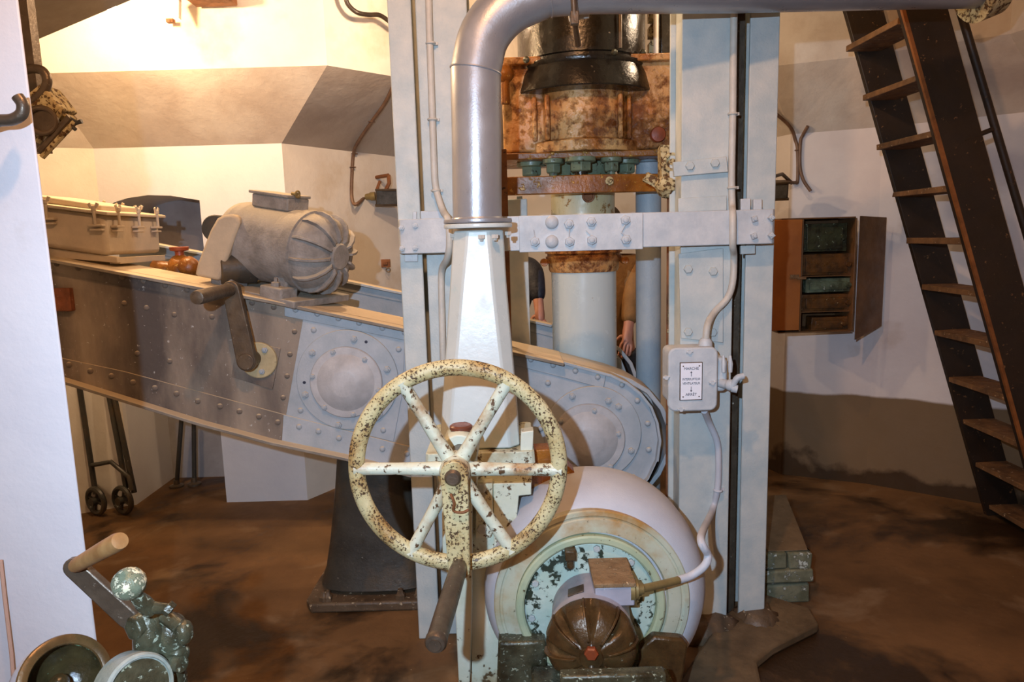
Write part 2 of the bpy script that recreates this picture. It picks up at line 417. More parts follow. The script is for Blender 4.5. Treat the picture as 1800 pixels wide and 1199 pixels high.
upp = [inn(low[0]), inn(A_), (P(70, 138, 3.93).x, 3.93), xy(Cu), xy(Du), (inn(E2)[0], E2[1] - .3), inn(xy(G_)), inn(xy(H_)), inn(I_), inn(low[9]), inn(low[10]), inn(low[11])]
names = ['wall_far_left', 'wall_back_left_corner', 'wall_back_left', 'wall_back_recess_side', 'wall_back', 'wall_back_right_corner', 'wall_back_right', 'wall_right_corner', 'wall_right', 'wall_right_near', 'wall_behind', 'wall_left_behind']
def out(p, d=0.25):
    v = Vector(p) - ctr; v.normalize(); return (p[0] + v.x * d, p[1] + v.y * d)
K = len(low)
for i in range(K):
    a, b = low[i], low[(i + 1) % K]; au, bu = upp[i], upp[(i + 1) % K]
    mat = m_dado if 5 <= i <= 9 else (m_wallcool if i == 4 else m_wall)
    if i != 2:
        mb = MB(); mb.plan([a, b, out(b), out(a)], 0, zl)
        struct(names[i], mb, mat)
    mb = MB()
    mb.add([(a[0], a[1], zl), (b[0], b[1], zl), (bu[0], bu[1], zu), (au[0], au[1], zu)] + [(out(q)[0], out(q)[1], z) for q, z in ((a, zl), (b, zl), (b, zu), (a, zu))],
           [(0, 1, 2, 3), (7, 6, 5, 4), (0, 4, 5, 1), (1, 5, 6, 2), (2, 6, 7, 3), (3, 7, 4, 0)])
    struct(names[i].replace('wall', 'ceiling_cove'), mb, m_soffit)
    mb = MB(); mb.plan([au, bu, out(b), out(a)], zu, ZC)
    struct(names[i].replace('wall', 'wall_upper'), mb, m_soffit if 5 <= i <= 9 else m_wall)
mb = MB(); mb.plan([out(p, 0.3) for p in low], ZC, ZC + 0.15)
struct('ceiling', mb, m_ceil)

# left back wall with the arched recess
arch = [(183, 372), (200, 356), (225, 348), (260, 343), (300, 344), (350, 352)]
ax = [(P(p[0], p[1], YB).x, P(p[0], p[1], YB).z) for p in arch]
xr = P(392, 800, YB).x; xl = P(205, 760, YB).x
xr = (xr + ax[-1][0]) / 2
ax[-1] = (xr, ax[-1][1])
xl = ax[0][0]
mb = MB()
T = 0.5
mb.bb(B_.x - 0.02, xl, YB, YB + T, 0, zl)
mb.bb(xr, C_.x, YB, YB + T, 0, zl)
mb.prism([(xl, zl)] + [(xl, ax[0][1])] + ax[1:] + [(xr, zl)], YB, YB + T)
struct('wall_back_left', mb, m_wallcool)
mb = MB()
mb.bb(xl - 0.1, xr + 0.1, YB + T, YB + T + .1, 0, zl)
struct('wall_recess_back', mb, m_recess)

# near white wall at the left edge of the picture
YN = 1.5
xe = P(106, 600, YN).x
et = P(34, 20, YN); eb = P(178, 1185, YN)
mb = MB()
mb.plan([(-3.3, YN), (xe, YN), (xe - 0.24, YN + 0.34), (-3.3, YN + 0.34)], 0, ZC)
struct('wall_left', mb, m_wallcool, 0.006)

def onplane(px, py, p0, p1, p2, off):
    # the point of that wall or soffit seen at a photo point, lifted off it by 'off'
    nrm = (Vector(p1) - Vector(p0)).cross(Vector(p2) - Vector(p0)).normalized()
    if nrm.dot(cam_pos - Vector(p0)) < 0: nrm = -nrm
    v = ray(px, py); t = (Vector(p0) + nrm * off - cam_pos).dot(nrm) / v.dot(nrm)
    return cam_pos + v * t
V3 = lambda p, z: Vector((p[0], p[1], z))
def on_left_wall(px, py, off=0.012): return onplane(px, py, V3(low[3], 0), V3(low[4], 0), V3(low[3], zl), off)
def on_left_soffit(px, py, off=0.012): return onplane(px, py, V3(low[3], zl), V3(low[4], zl), V3(upp[3], zu), off)
def on_left_upper(px, py, off=0.02): return onplane(px, py, V3(upp[3], zu), V3(upp[4], zu), V3(upp[3], ZC), off)
def on_right_wall(px, py, off=0.012): return onplane(px, py, V3(low[6], 0), V3(low[7], 0), V3(low[6], zl), off)
def on_right_soffit(px, py, off=0.012): return onplane(px, py, V3(low[6], zl), V3(low[7], zl), V3(upp[6], zu), off)
# sloping concrete slab in the upper left
Yb = 3.05
pts = XZ([(10, 118), (64, 120), (58, 73), (230, 0), (330, -45)], Yb)
mb = MB(); mb.prism(pts + [(pts[-1][0], ZC), (pts[0][0], ZC)], 2.15, Yb)
struct('trim_1', mb, m_ceil)

# rough concrete pad round the feet of the right column
p0 = PZ(1255, 1130, 0.04); 
pad = [PZ(*q, 0.045) for q in ((1180, 1215), (1270, 1080), (1335, 1040), (1425, 1068), (1440, 1095), (1360, 1135), (1330, 1160), (1345, 1230), (1290, 1290), (1180, 1290))]
mb = MB(); mb.plan([xy(q) for q in pad], 0.0, 0.045)
struct('trim_2', mb, m_concrete, 0.012)

# low masonry steps behind the right column
t = thing('masonry_steps', 'small mossy stone and brick steps behind the foot of the right grey column', 'steps', (P(1390, 1050, 3.0).x, 3.1, 0))
Ys = 2.86
f0 = PZ(1345, 1058, 0.0)
def slab(px0, px1, py0, py1, Y, d, name, mat):
    a = P(px0, py1, Y); b = P(px1, py0, Y)
    mb = MB(); mb.bb(a.x, b.x, Y, Y + d, max(a.z, 0.0), b.z); mb.jitter(0.004, px0); return mkobj(name, mb, mat, t, 0.008)
slab(1344, 1424, 1027, 1066, Ys, 0.5, 'bottom_stone', m_masonry)
slab(1344, 1431, 1002, 1026, Ys - 0.02, 0.52, 'middle_stone', m_masonry)
slab(1344, 1384, 973, 1001, Ys - 0.01, 0.2, 'brick', m_masonry)
slab(1386, 1429, 973, 1001, Ys - 0.01, 0.2, 'brick', m_masonry)
a = P(1344, 972, Ys); b = P(1426, 972, Ys)
q = P(1350, 905, Ys + 0.45); q2 = P(1385, 905, Ys + 0.45)
mb = MB(); mb.prism([(a.x, 0.0), (b.x, 0.0), (b.x, a.z - 0.02), (a.x, a.z - 0.02)], Ys + 0.19, Ys + 0.5)
mkobj('rear_stone', mb, m_masonry, t, 0.01)
mb = MB(); mb.add([(a.x, Ys + .01, a.z), (b.x, Ys + .01, a.z), (b.x - 0.03, Ys + .5, a.z), (a.x, Ys + .5, a.z), (a.x + .02, Ys + .01, a.z + .004), (b.x - 0.01, Ys + .01, a.z + .004), (q2.x, Ys + .48, a.z + 0.07), (a.x, Ys + .48, a.z + 0.07)],
 [(3, 2, 1, 0), (4, 5, 6, 7), (0, 1, 5, 4), (1, 2, 6, 5), (2, 3, 7, 6), (3, 0, 4, 7)])
mkobj('cap_stone', mb, m_concrete, t, 0.006)

# ================================================================ steep ladder at the right
Yf, Yn = 3.72, 3.25
base = P(1735, 900, Yf)
lad = thing('steep_ladder', 'steep dark steel ladder with wooden treads and a handrail, at the right', 'ladder', (base.x, (Yf + Yn) / 2, 0))
def stringer(pl, pr, Y, Y2):
    # pl, pr = photo points on its left and right edges (top, bottom); extended in a straight line to floor and ceiling
    mb = MB(); e = []
    for a, b in (pl, pr):
        A = P(a[0], a[1], Y); B = P(b[0], b[1], Y)
        k = (A.x - B.x) / (A.z - B.z)
        e.append((A.x + k * (0.0 - A.z), A.x + k * (ZC - 0.2 - A.z)))
    k = (e[0][1] - e[0][0] + e[1][1] - e[1][0]) / 2
    mb.prism([(e[0][0], 0.0), (e[1][0], 0.0), (e[1][1], ZC), (e[0][1], ZC)], Y, Y2)
    return mb, e
mbf, ef = stringer(((1467, 19), (1717, 846)), ((1534, 17), (1767, 809)), Yf, Yf + 0.03)
mbn, en = stringer(((1561, 15), (1795, 800)), ((1645, 15), (1800, 540)), Yn - 0.03, Yn)
mkobj('stringer', mbf, m_ladder, lad, 0.003)
mkobj('stringer', mbn, m_ladder, lad, 0.003)
def flangebar(e, y0, y1):
    mb = MB(); mb.prism([(e[0][0] - 0.004, 0.002), (e[0][0] + 0.012, 0.002), (e[0][1] + 0.012, ZC), (e[0][1] - 0.004, ZC)], y0, y1); return mb
mkobj('stringer_flange', flangebar(en, Yn - 0.045, Yn - 0.03), paint('rusty_edge', (150, 92, 44), (112, 66, 30), 14, rough=0.6), lad)
TL = [((1499, 81), (1564, 32)), ((1527, 167), (1596, 133)), ((1551, 255), (1626, 229)), ((1578, 338), (1656, 326)), ((1604, 420), (1683, 417)), ((1632, 500), (1711, 513)), ((1652, 579), (1738, 604)), ((1679, 663), (1763, 696)), ((1704, 738), (1788, 780)), ((1728, 821), (1812, 857)), ((1752, 897), (1838, 940))]
for a, b in TL:
    A = P(a[0], a[1], Yf); B = P(b[0], b[1], Yn)
    z = (A.z + B.z) / 2
    if z < 0.05: continue
    x0 = (A.x + B.x) / 2
    mb = MB(); mb.bb(x0, x0 + 0.17, Yn, Yf, z - 0.028, z); mb.jitter(0.003, a[0]); mkobj('tread', mb, m_tread, lad, 0.003)
# handrail
Yh = Yn - 0.02
a = P(1693, 35, Yh); b = P(1800, 395, Yh)
k = (a.x - b.x) / (a.z - b.z)
mb = MB(); mb.tube([(a.x + k * (2.65 - a.z), Yh, 2.65), (a.x + k * (0.55 - a.z), Yh, 0.55)], 0.017, 12)
mkobj('handrail', mb, m_ladder, lad)
for (u, v) in (((1706, 243), (1748, 226)),):
    A = P(u[0], u[1], Yh); B = P(v[0], v[1], Yh)
    mb = MB(); mb.cyl((A.x - 0.03, Yh, A.z - 0.01), (B.x, Yh, B.z), 0.011); mkobj('rail_bracket', mb, m_ladder, lad)
    z2 = 1.0; xa = a.x + k * (z2 - a.z)
    mb = MB(); mb.cyl((xa - 0.17, Yh, z2 - 0.05), (xa, Yh, z2), 0.011); mkobj('rail_bracket', mb, m_ladder, lad)

# ================================================================ rusty wall cabinet
Yc = 4.02
wc = lambda x, y, Y=Yc: P(x, y, Y)
cL = wc(1405, 583); cR = wc(1505, 383)
x0, x1, z0, z1 = cL.x, cR.x, cL.z, cR.z
YW = min(G_.y, H_.y) - 0.02
cab = thing('wall_cabinet', 'open rusty brown metal cabinet on the right wall with grimy parts inside', 'cabinet', ((x0 + x1) / 2, Yc, z0))
mb = MB(); tk = 0.008
mb.bb(x0 - 0.12, x1, YW - tk, YW, z0, z1); mb.bb(x0 - 0.12, x1, Yc, YW, z0 - tk, z0); mb.bb(x0 - 0.12, x1, Yc, YW, z1, z1 + tk)
mb.bb(x0 - 0.12 - tk, x0 - 0.12, Yc, YW, z0, z1); mb.bb(x1, x1 + tk, Yc, YW, z0, z1)
mb.bb(x0, x0 + tk, Yc, Yc + 0.02, z0, z1)
mkobj('body', mb, m_cabinet, cab, 0.002)
zs = [wc(1450, y).z for y in (446, 485, 516, 548)]
for z in (zs[1], zs[3]):
    mb = MB(); mb.bb(x0 - 0.1, x1 - .002, Yc + 0.03, YW - tk, z - 0.006, z); mkobj('shelf', mb, m_cabinet, cab)
dL = wc(1338, 384); 
mb = MB(); mb.bb(dL.x, x0 - 0.006, Yc - 0.014, Yc - 0.002, z0 + 0.01, z1 + 0.0); d = mkobj('door', mb, m_cabdoor, cab, 0.003)
h = wc(1400, 487); mb = MB(); mb.box((h.x - 0.02, Yc - 0.022, h.z + .004), (0.05, 0.014, 0.022)); mb.box((h.x + 0.02, Yc - 0.024, h.z - 0.006), (0.05, 0.012, 0.014)); mkobj('latch', mb, m_tread, d, 0.002)
e1 = P(1558, 378, Yc + 0.13)
mb = MB(); mb.add([(x1 + .01, Yc - 0.02, z0 - 0.055), (e1.x, Yc + 0.13, z0 - 0.0), (e1.x, Yc + 0.13, z1 - 0.0), (x1 + .01, Yc - 0.02, z1 + 0.01), (x1 + 0.02, Yc - 0.008, z0 - 0.055), (e1.x + .01, Yc + 0.142, z0 - 0.0), (e1.x + .01, Yc + 0.142, z1), (x1 + 0.02, Yc - 0.008, z1 + 0.01)],
 [(0, 1, 2, 3), (7, 6, 5, 4), (0, 4, 5, 1), (1, 5, 6, 2), (2, 6, 7, 3), (3, 7, 4, 0)]); mkobj('door', mb, m_cabinet, cab, 0.002)
def junk(name, px0, px1, py0, py1, mat, label, cat, d=0.1):
    a = P(px0, py1, Yc + 0.05); b = P(px1, py0, Yc + 0.05)
    mb = MB(); mb.bb(a.x, b.x, Yc + 0.045, Yc + 0.045 + d, a.z, b.z)
    mb.bb(a.x + 0.02, b.x - 0.03, Yc + 0.035, Yc + 0.045, a.z + 0.015, b.z - 0.02)
    mb.cyl((b.x - 0.03, Yc + 0.02, (a.z + b.z) / 2), (b.x - 0.03, Yc + 0.05, (a.z + b.z) / 2), 0.014)
    mb.jitter(0.002, px0 + py0)
    return solo(name, mb, mat, label, cat, 'parts stored in the open cabinet', 0.006)
junk('fuse_block', 1410, 1490, 392, 443.5, m_junkg, 'dark green grimy block, topmost of the stack in the open wall cabinet', 'fuse block')
junk('rusty_case', 1408, 1498, 445, 484.5, m_junkb, 'rusty brown case under the dark green block in the open wall cabinet', 'case', 0.11)
junk('terminal_block', 1415, 1498, 488, 514.5, m_junkw, 'pale greenish block in the middle of the open wall cabinet', 'terminal block', 0.08)
junk('brown_case', 1408, 1497, 516, 547.5, m_junkb, 'brown grimy case below the pale greenish block in the wall cabinet', 'case', 0.09)
junk('rusty_tin', 1425, 1490, 556, 582, m_junkb, 'low rusty brown tin on the floor of the open wall cabinet', 'tin', 0.08)
# ================================================================ fasteners
def link_copy(src, parent, loc, roty=0.0, scale=1.0, rotz=0.0, rotx=0.0):
    o = src.copy(); col.objects.link(o); o.parent = parent
    o.location = Vector(loc) - wpos(parent); o.rotation_euler = (rotx, roty, rotz); o.scale = (scale,) * 3
    return o
class Fast:
    # a fastener whose head faces the -Y side; first use makes the mesh, later uses copy it
    def __init__(s, name, build, mat): s.name, s.build, s.mat = name, build, mat; s.proto = None
    def put(s, parent, loc, roty=0.0, scale=1.0, rotz=0.0, rotx=0.0):
        if s.proto is None:
            mb = MB(); s.build(mb)
            o = mkobj(s.name, mb, s.mat, parent)
            off = wpos(parent)
            for v in o.data.vertices: v.co += off
            s.proto = o
            o.location = Vector(loc) - off; o.rotation_euler = (rotx, roty, rotz); o.scale = (scale,) * 3
            return o
        return link_copy(s.proto, parent, loc, roty, scale, rotz, rotx)
def b_rivet(mb): mb.lathe([(0.0125, 0.0), (0.012, 0.003), (0.0095, 0.007), (0.005, 0.0095), (0.0008, 0.0102)], (0, 0, 0), (0, -1, 0), 16)
def b_hex(mb):
    mb.lathe([(0.0145, 0), (0.0145, 0.0085), (0.0125, 0.0105)], (0, 0, 0), (0, -1, 0), 6)
    mb.lathe([(0.0075, 0.0105), (0.0075, 0.017), (0.005, 0.0185)], (0, 0, 0), (0, -1, 0), 14)
def b_round(mb): mb.lathe([(0.023, 0), (0.022, 0.006), (0.017, 0.012), (0.009, 0.0155), (0.0008, 0.0165)], (0, 0, 0), (0, -1, 0), 22)
def b_bolt(mb):
    mb.lathe([(0.0165, 0), (0.0165, 0.010), (0.014, 0.0125)], (0, 0, 0), (0, -1, 0), 6)
def b_square(mb): mb.lathe([(0.017, 0), (0.017, 0.016), (0.014, 0.019)], (0, 0, 0), (0, -1, 0), 4); mb.lathe([(0.008, 0.019), (0.007, 0.026)], (0, 0, 0), (0, -1, 0), 10)
riv = Fast('rivet', b_rivet, m_beam); riv_g = Fast('rivet', b_rivet, m_grime)
hexb = Fast('hex_bolt', b_hex, m_beam); hexs = Fast('hex_bolt', b_hex, m_strap); rnds = Fast('round_bolt', b_round, m_strap)
bolt = Fast('bolt', b_bolt, m_col); sqn = Fast('square_nut', b_square, m_strap)

# ================================================================ grey columns
YC = 2.66
def column(name, label, xs0, xs1, xs2, xs3, pieces):
    # two upright sections side by side: plates facing the camera with webs and rear plates behind
    cx = (xs0 + xs3) / 2
    t = thing(name, label, 'column', (cx, YC + 0.1, 0), 'grey steel columns of the turret frame')
    for (a, b, y, web) in pieces:
        mb = MB()
        mb.bb(a, b, y, y + 0.014, 0.0, ZC)
        mb.bb(web, web + 0.012, y + 0.014, y + 0.19, 0.0, ZC)
        mb.bb(a, b, y + 0.19, y + 0.204, 0.0, ZC)
        mkobj('upright_section', mb, m_col, t, 0.004)
    return t
def cx_(px, py, Y=YC): return P(px, py, Y).x
# left column edges at strap height (y 410)
l0, l1, l2, l3 = cx_(700, 400), cx_(741, 400), cx_(747, 400, YC + .03), cx_(834, 400, YC + .03)
colL = column('steel_column', 'tall grey steel column left of the silver pipe, carrying a conduit', l0, l1, l2, l3, [(l0, l1 - 0.002, YC, l0 + 0.02), (l2, l3, YC + 0.03, l3 - 0.03)])
r0, r1, r2, r3 = cx_(1197, 400), cx_(1290, 400), cx_(1312, 400, YC + .03), cx_(1362, 400, YC + .03)
colR = column('steel_column', 'tall grey steel column right of the plunger, carrying the switch box', r0, r1, r2, r3, [(r0, r1, YC, r0 + 0.02), (r2, r3, YC + 0.03, r3 - 0.03)])
mb = MB(); mb.bb(r1 - 0.02, r2 + 0.01, YC + 0.12, YC + 0.13, 0, ZC); mkobj('gap_shade_strip', mb, m_steel, colR)  # brown strip set into the gap, its colour standing in for the shade there
def plate(parent, quad, Y, th, mat, name='plate', bevel=0.002):
    mb = MB(); mb.prism(XZ(quad, Y), Y - th, Y); return mkobj(name, mb, mat, parent, bevel)
plate(colR, [(1181, 286), (1274, 276), (1277, 303), (1183, 311)], YC - 0.001, 0.022, m_col, 'clamp_bar')
for q in ((1212, 292), (1256, 287)): bolt.put(colR, P(q[0], q[1], YC - 0.023))
plate(colR, [(1191, 349), (1276, 344), (1276, 370), (1191, 373)], YC - 0.001, 0.012, m_col, 'packing_plate')
plate(colR, [(1300, 350), (1317, 349), (1317, 372), (1300, 372)], YC - 0.001, 0.016, m_strap, 'packing_plate')
plate(colR, [(1322, 351), (1337, 350), (1337, 372), (1322, 372)], YC - 0.001, 0.016, m_strap, 'packing_plate')
plate(colR, [(1300, 432), (1325, 431), (1325, 446), (1300, 447)], YC - 0.001, 0.016, m_col, 'packing_plate')
plate(colR, [(1192, 446), (1270, 436), (1270, 602), (1196, 594)], YC - 0.001, 0.010, m_col, 'joint_plate')
for q in ((1209, 473), (1253, 477), (1209, 583), (1252, 584)): bolt.put(colR, P(q[0], q[1], YC - 0.011))
plate(colL, [(735, 371), (786, 371), (786, 386), (735, 386)], YC + 0.029, 0.012, m_strap, 'packing_plate')
plate(colL, [(726, 372), (733, 372), (733, 386), (726, 386)], YC + 0.0, 0.012, m_strap, 'packing_plate')
plate(colL, [(712, 444), (735, 444), (735, 460), (712, 460)], YC - 0.001, 0.012, m_strap, 'packing_plate')

# ================================================================ strap round the columns
YS = 2.60
S0 = P(697, 385, YS); S1 = P(697, 443, YS); S2 = P(1366, 368, YS); S3 = P(1366, 432, YS)
zt, zb = (S0.z + S2.z) / 2, (S1.z + S3.z) / 2
xa, xb = S0.x, S2.x
st = thing('steel_strap', 'light grey flat steel strap bolted across both columns', 'strap', ((xa + xb) / 2, YS, zb))
pl = [(xa + 0.03, YS)]; 
outer = [(xa, YS + 0.24), (xa, YS + 0.03), (xa + 0.009, YS + 0.009), (xa + 0.03, YS), (xb - 0.05, YS), (xb - 0.012, YS + 0.006), (xb, YS + 0.02), (xb, YS + 0.24)]
inner = [(xb - 0.02, YS + 0.24), (xb - 0.02, YS + 0.03), (xa + 0.022, YS + 0.026), (xa + 0.022, YS + 0.24)]
mb = MB(); mb.plan(outer + inner, zb, zt); mkobj('band', mb, m_strap, st, 0.003)
q0 = P(912, 400, YS).x; q1 = P(1129, 400, YS).x
mb = MB(); mb.bb(q0, q1, YS - 0.014, YS, zb - 0.006, zt + 0.0); mkobj('splice_plate', mb, m_strap, st, 0.002)
for q in ((940, 425), (1000, 394), (1001, 425), (1039, 390), (1040, 422), (1099, 387), (1100, 421)):
    hexs.put(st, P(q[0], q[1], YS - 0.014), roty=random.uniform(0, 1), scale=1.25)
for q in ((970, 391), (970, 425)): rnds.put(st, P(q[0], q[1], YS - 0.014), scale=1.05)
for q in ((1325, 385), (1355, 383), (1324, 415), (1355, 414)): sqn.put(st, P(q[0], q[1], YS - 0.001), roty=random.uniform(0, 1), scale=0.78)
for q in ((706, 401), (730, 397), (707, 437), (730, 436)): hexs.put(st, P(q[0], q[1], YS), roty=random.uniform(0, 1), scale=0.75)
for a, b in (((1001, 400), (1000, 420)), ((1040, 415), (1030, 405)), ((1099, 395), (1092, 408)), ((1092, 409), (1104, 418)), ((940, 418), (938, 404))):
    mb = MB(); mb.cyl(P(a[0], a[1], YS - 0.022), P(b[0], b[1], YS - 0.020), 0.0025, n=6); mkobj('locking_wire', mb, m_strap, st)

# ================================================================ twin riveted girders
YG = 2.95
def girder(name, label, Y, dz, covers, full):
    b0 = P(400, 600, Y)
    t = thing(name, label, 'girder', (P(700, 820, YG).x, Y, P(700, 820, YG).z + dz))
    k = 1
    def W(pts): return [(x, z + dz) for x, z in XZ(pts, YG)]
    top = [(20, 440), (90, 452), (300, 491), (480, 525), (714, 574), (899, 614), (990, 634), (1073, 656)]
    arc = [(1102, 670), (1126, 689), (1144, 712), (1155, 740), (1160, 772), (1155, 808), (1140, 840), (1115, 866), (1080, 884), (1030, 893)]
    bot = [(980, 888), (900, 871), (735, 834), (610, 802), (482, 775), (362, 743), (120, 668), (20, 640)]
    outl = W(top + arc + bot)
    mb = MB(); mb.prism(outl[::1], Y, Y + 0.012); mkobj('side_plate', mb, m_beam if not full else m_beam, t)
    # grimy section of the web at the left
    if full:
        g = W([(20, 444), (90, 455), (300, 495), (480, 529), (531, 541), (533, 563), (503, 728), (495, 776), (482, 772), (362, 740), (120, 665), (20, 637)])
        mb = MB(); mb.prism(g, Y - 0.0015, Y); mkobj('side_plate', mb, m_grime, t)
    tl = W(top + arc)
    mb = MB(); mb.ribbon(W(top[:-1]), Y - 0.062, Y + covers, 0.013); mkobj('top_flange', mb, m_flange if full else m_beam, t, 0.002)
    mb = MB(); mb.ribbon(W([top[-2], top[-1]] + arc), Y - 0.03, Y + 0.06, 0.010); mkobj('end_band', mb, m_beam, t)
    mb = MB(); mb.ribbon(W(arc[5:] + bot), Y - 0.03, Y + covers, 0.006); mkobj('end_band', mb, m_beam, t)
    mb = MB(); mb.ribbon(W(bot[1:]), Y - 0.062, Y + covers, 0.013); mkobj('bottom_flange', mb, m_flange if full else m_beam, t, 0.002)
    # rounded end cover behind the front plate, standing a little proud
    cpx = [(899, 615), (990, 635), (1073, 656), (1112, 670), (1146, 690), (1172, 722), (1187, 762), (1185, 800), (1166, 842), (1135, 880), (1090, 905), (1030, 912), (960, 900)]
    mb = MB(); mb.ribbon(W(cpx), Y + 0.05, Y + covers, 0.02)
    mkobj('end_cover', mb, m_beam, t, 0.003)
    # angle irons
    mb = MB(); A_t = W([(20, 444), (90, 456), (300, 495), (480, 529), (714, 578), (899, 618), (990, 638), (1065, 657)]); A_b = W([(1060, 682), (985, 662), (899, 640), (714, 598), (480, 551), (300, 516), (90, 476), (20, 464)])
    mb.prism(A_t + A_b, Y - 0.011, Y); mkobj('top_angle', mb, m_beam if not full else m_beam, t, 0.002)
    mb = MB(); mb.prism(W([(20, 606), (119, 631), (218, 652), (349, 687), (512, 731), (572, 746), (693, 777), (900, 828), (900, 868), (735, 831), (610, 799), (482, 772), (362, 740), (120, 665), (20, 637)]), Y - 0.011, Y); mkobj('bottom_angle', mb, m_beam, t, 0.002)
    if full:
        mb = MB(); mb.prism(W([(20, 444), (90, 456), (300, 495), (480, 529), (502, 534), (502, 556), (480, 551), (300, 516), (90, 476), (20, 464)]), Y - 0.0125, Y - 0.011); mkobj('grime_layer', mb, m_grime, t)
        mb = MB(); mb.prism(W([(20, 606), (119, 631), (218, 652), (349, 687), (500, 728), (497, 776), (482, 772), (362, 740), (120, 665), (20, 637)]), Y - 0.0125, Y - 0.011); mkobj('grime_layer', mb, m_grime, t)
        mb = MB(); mb.prism(W([(533, 561), (712, 598), (708, 690), (692, 776), (503, 730)]), Y - 0.005, Y); mkobj('doubler_plate', mb, m_beam, t, 0.002)
    def ringset(c, R, cc, Rc, bolts, cbolts, holes, rvs):
        cw = W([c])[0]; e = W([(c[0] + R, c[1])])[0][0] - cw[0]
        o = Vector((cw[0], Y - 0.005, cw[1])); 
        mb = MB(); mb.lathe([(e, 0), (e, 0.010), (e - 0.002, 0.012), (e * 0.6, 0.012)], o, (0, -1, 0), 72); r_ = mkobj('bearing_ring', mb, m_beam, t)
        c2 = W([cc])[0]; e2 = W([(cc[0] + Rc, cc[1])])[0][0] - c2[0]; o2 = Vector((c2[0], Y - 0.017, c2[1]))
        mb = MB(); mb.lathe([(e2, 0), (e2, 0.012), (e2 - 0.003, 0.016), (e2 * 0.80, 0.018), (e2 * 0.74, 0.024), (e2 * 0.40, 0.05), (e2 * 0.33, 0.052), (0.001, 0.052)], o2, (0, -1, 0), 64); mkobj('bearing_cap', mb, m_boss, t, 0, 25)
        for b in bolts:
            x, z = W([b])[0]; hexb.put(t, (x, Y - 0.017, z), roty=random.uniform(0, 1))
        for b in cbolts:
            x, z = W([b])[0]; hexb.put(t, (x, Y - 0.034, z), roty=random.uniform(0, 1), scale=0.8)
        for b in holes:
            x, z = W([b])[0]; mbh = MB(); mbh.cyl((x, Y - 0.0185, z), (x, Y - 0.012, z), 0.0065, n=14); mkobj('bolt_hole', mbh, m_ink, t)
    if full:
        ringset((612, 667), 89, (611, 670), 63, [(624, 595), (551, 619), (682, 648), (539, 692), (669, 725), (597, 745)], [(589, 617), (644, 630), (553, 659), (574, 713), (624, 725), (668, 683)], [(645, 600), (537, 671)], [])
        ringset((1041, 761), 85, (1033, 770), 64, [(1005, 695), (1068, 703), (1086, 713), (1108, 790), (1072, 839), (1054, 843), (972, 740)], [(985, 736), (1043, 719), (1085, 759), (1071, 816), (1010, 822)], [], [])
        for q in [(521, 544), (559, 551), (596, 559), (632, 567), (673, 576), (712, 584), (933, 631), (972, 641), (1011, 651), (1050, 662)]:
            x, z = W([q])[0]; riv.put(t, (x, Y - 0.011, z))
        for q in [(1093, 676), (1120, 704), (1138, 744), (1113, 838), (963, 673), (950, 753), (552, 580), (701, 614), (529, 721), (674, 756), (716, 796), (527, 749), (561, 757), (597, 769), (635, 778), (673, 788), (760, 806), (1140, 790)]:
            x, z = W([q])[0]; riv.put(t, (x, Y - (0.011 if (q[1] > 745 and q[0] < 800 and q != (674, 756)) else 0.004), z))
        for i in range(11):
            x, z = W([(483 - 38 * i, 539.5 - 7.6 * i)])[0]; riv_g.put(t, (x, Y - 0.0125, z), scale=0.95)
        for q in [(125, 640), (162, 651), (199, 660), (237, 671), (275, 681), (313, 691), (350, 704), (389, 713), (423, 722), (457, 731), (490, 741)]:
            x, z = W([q])[0]; riv_g.put(t, (x, Y - 0.0125, z))
        for q in [(219, 533), (258, 541), (242, 621), (299, 635), (373, 557), (307, 553), (518, 583), (510, 623), (505, 661), (498, 699)]:
            x, z = W([q])[0]; riv_g.put(t, (x, Y - 0.0015, z), scale=0.9)
    return t
gn = girder('riveted_girder', 'big riveted grey girder with rounded end nearest the camera, crossing behind the handwheel', YG, 0.0, 0.25, True)
gf = girder('riveted_girder', 'far twin of the riveted grey girder, seen past the plunger and the motor', 3.78, 0.055, 0.02, False)
# stiffening bits on the near girder: small steel square rusty block at the left, crank plate
mb = MB(); a = P(101, 506, YG); b = P(134, 546, YG); mb.bb(a.x, b.x, YG - 0.03, YG - 0.0015, b.z, a.z); mb.jitter(0.002, 5)
mkobj('rusty_bracket', mb, m_rustbox, gn, 0.003)

# ---- small hand crank on the near girder
c = P(457, 632, YG - 0.002)
ck = thing('hand_crank', 'dark steel hand crank with horizontal handle on the riveted girder, upper left', 'crank', c)
mb = MB(); sq = XZ([(418, 596), (494, 612), (480, 684), (408, 662)], YG); mb.prism(sq, YG - 0.009, YG - 0.0015); mkobj('square_plate', mb, m_grime, ck, 0.001)
mb = MB(); mb.lathe([(0.076, 0), (0.076, 0.012), (0.072, 0.015), (0.02, 0.015)], (c.x, YG - 0.009, c.z), (0, -1, 0), 44); mkobj('round_plate', mb, paint('dusty_yellow', (196, 180, 140), (170, 154, 118), 12, chip=(110, 96, 74), cs=60, th=0.66, rough=0.7), ck)
for q in ((466, 615), (461, 653)): hexb.put(ck, P(q[0], q[1], YG - 0.024), scale=0.9)
h0 = P(436, 634, 2.87); h1 = P(409, 508, 2.87)
mb = MB(); mb.cyl((h0.x, 2.94, h0.z), (h0.x, 2.84, h0.z), 0.034, n=24); mkobj('hub', mb, m_steel, ck, 0.003)
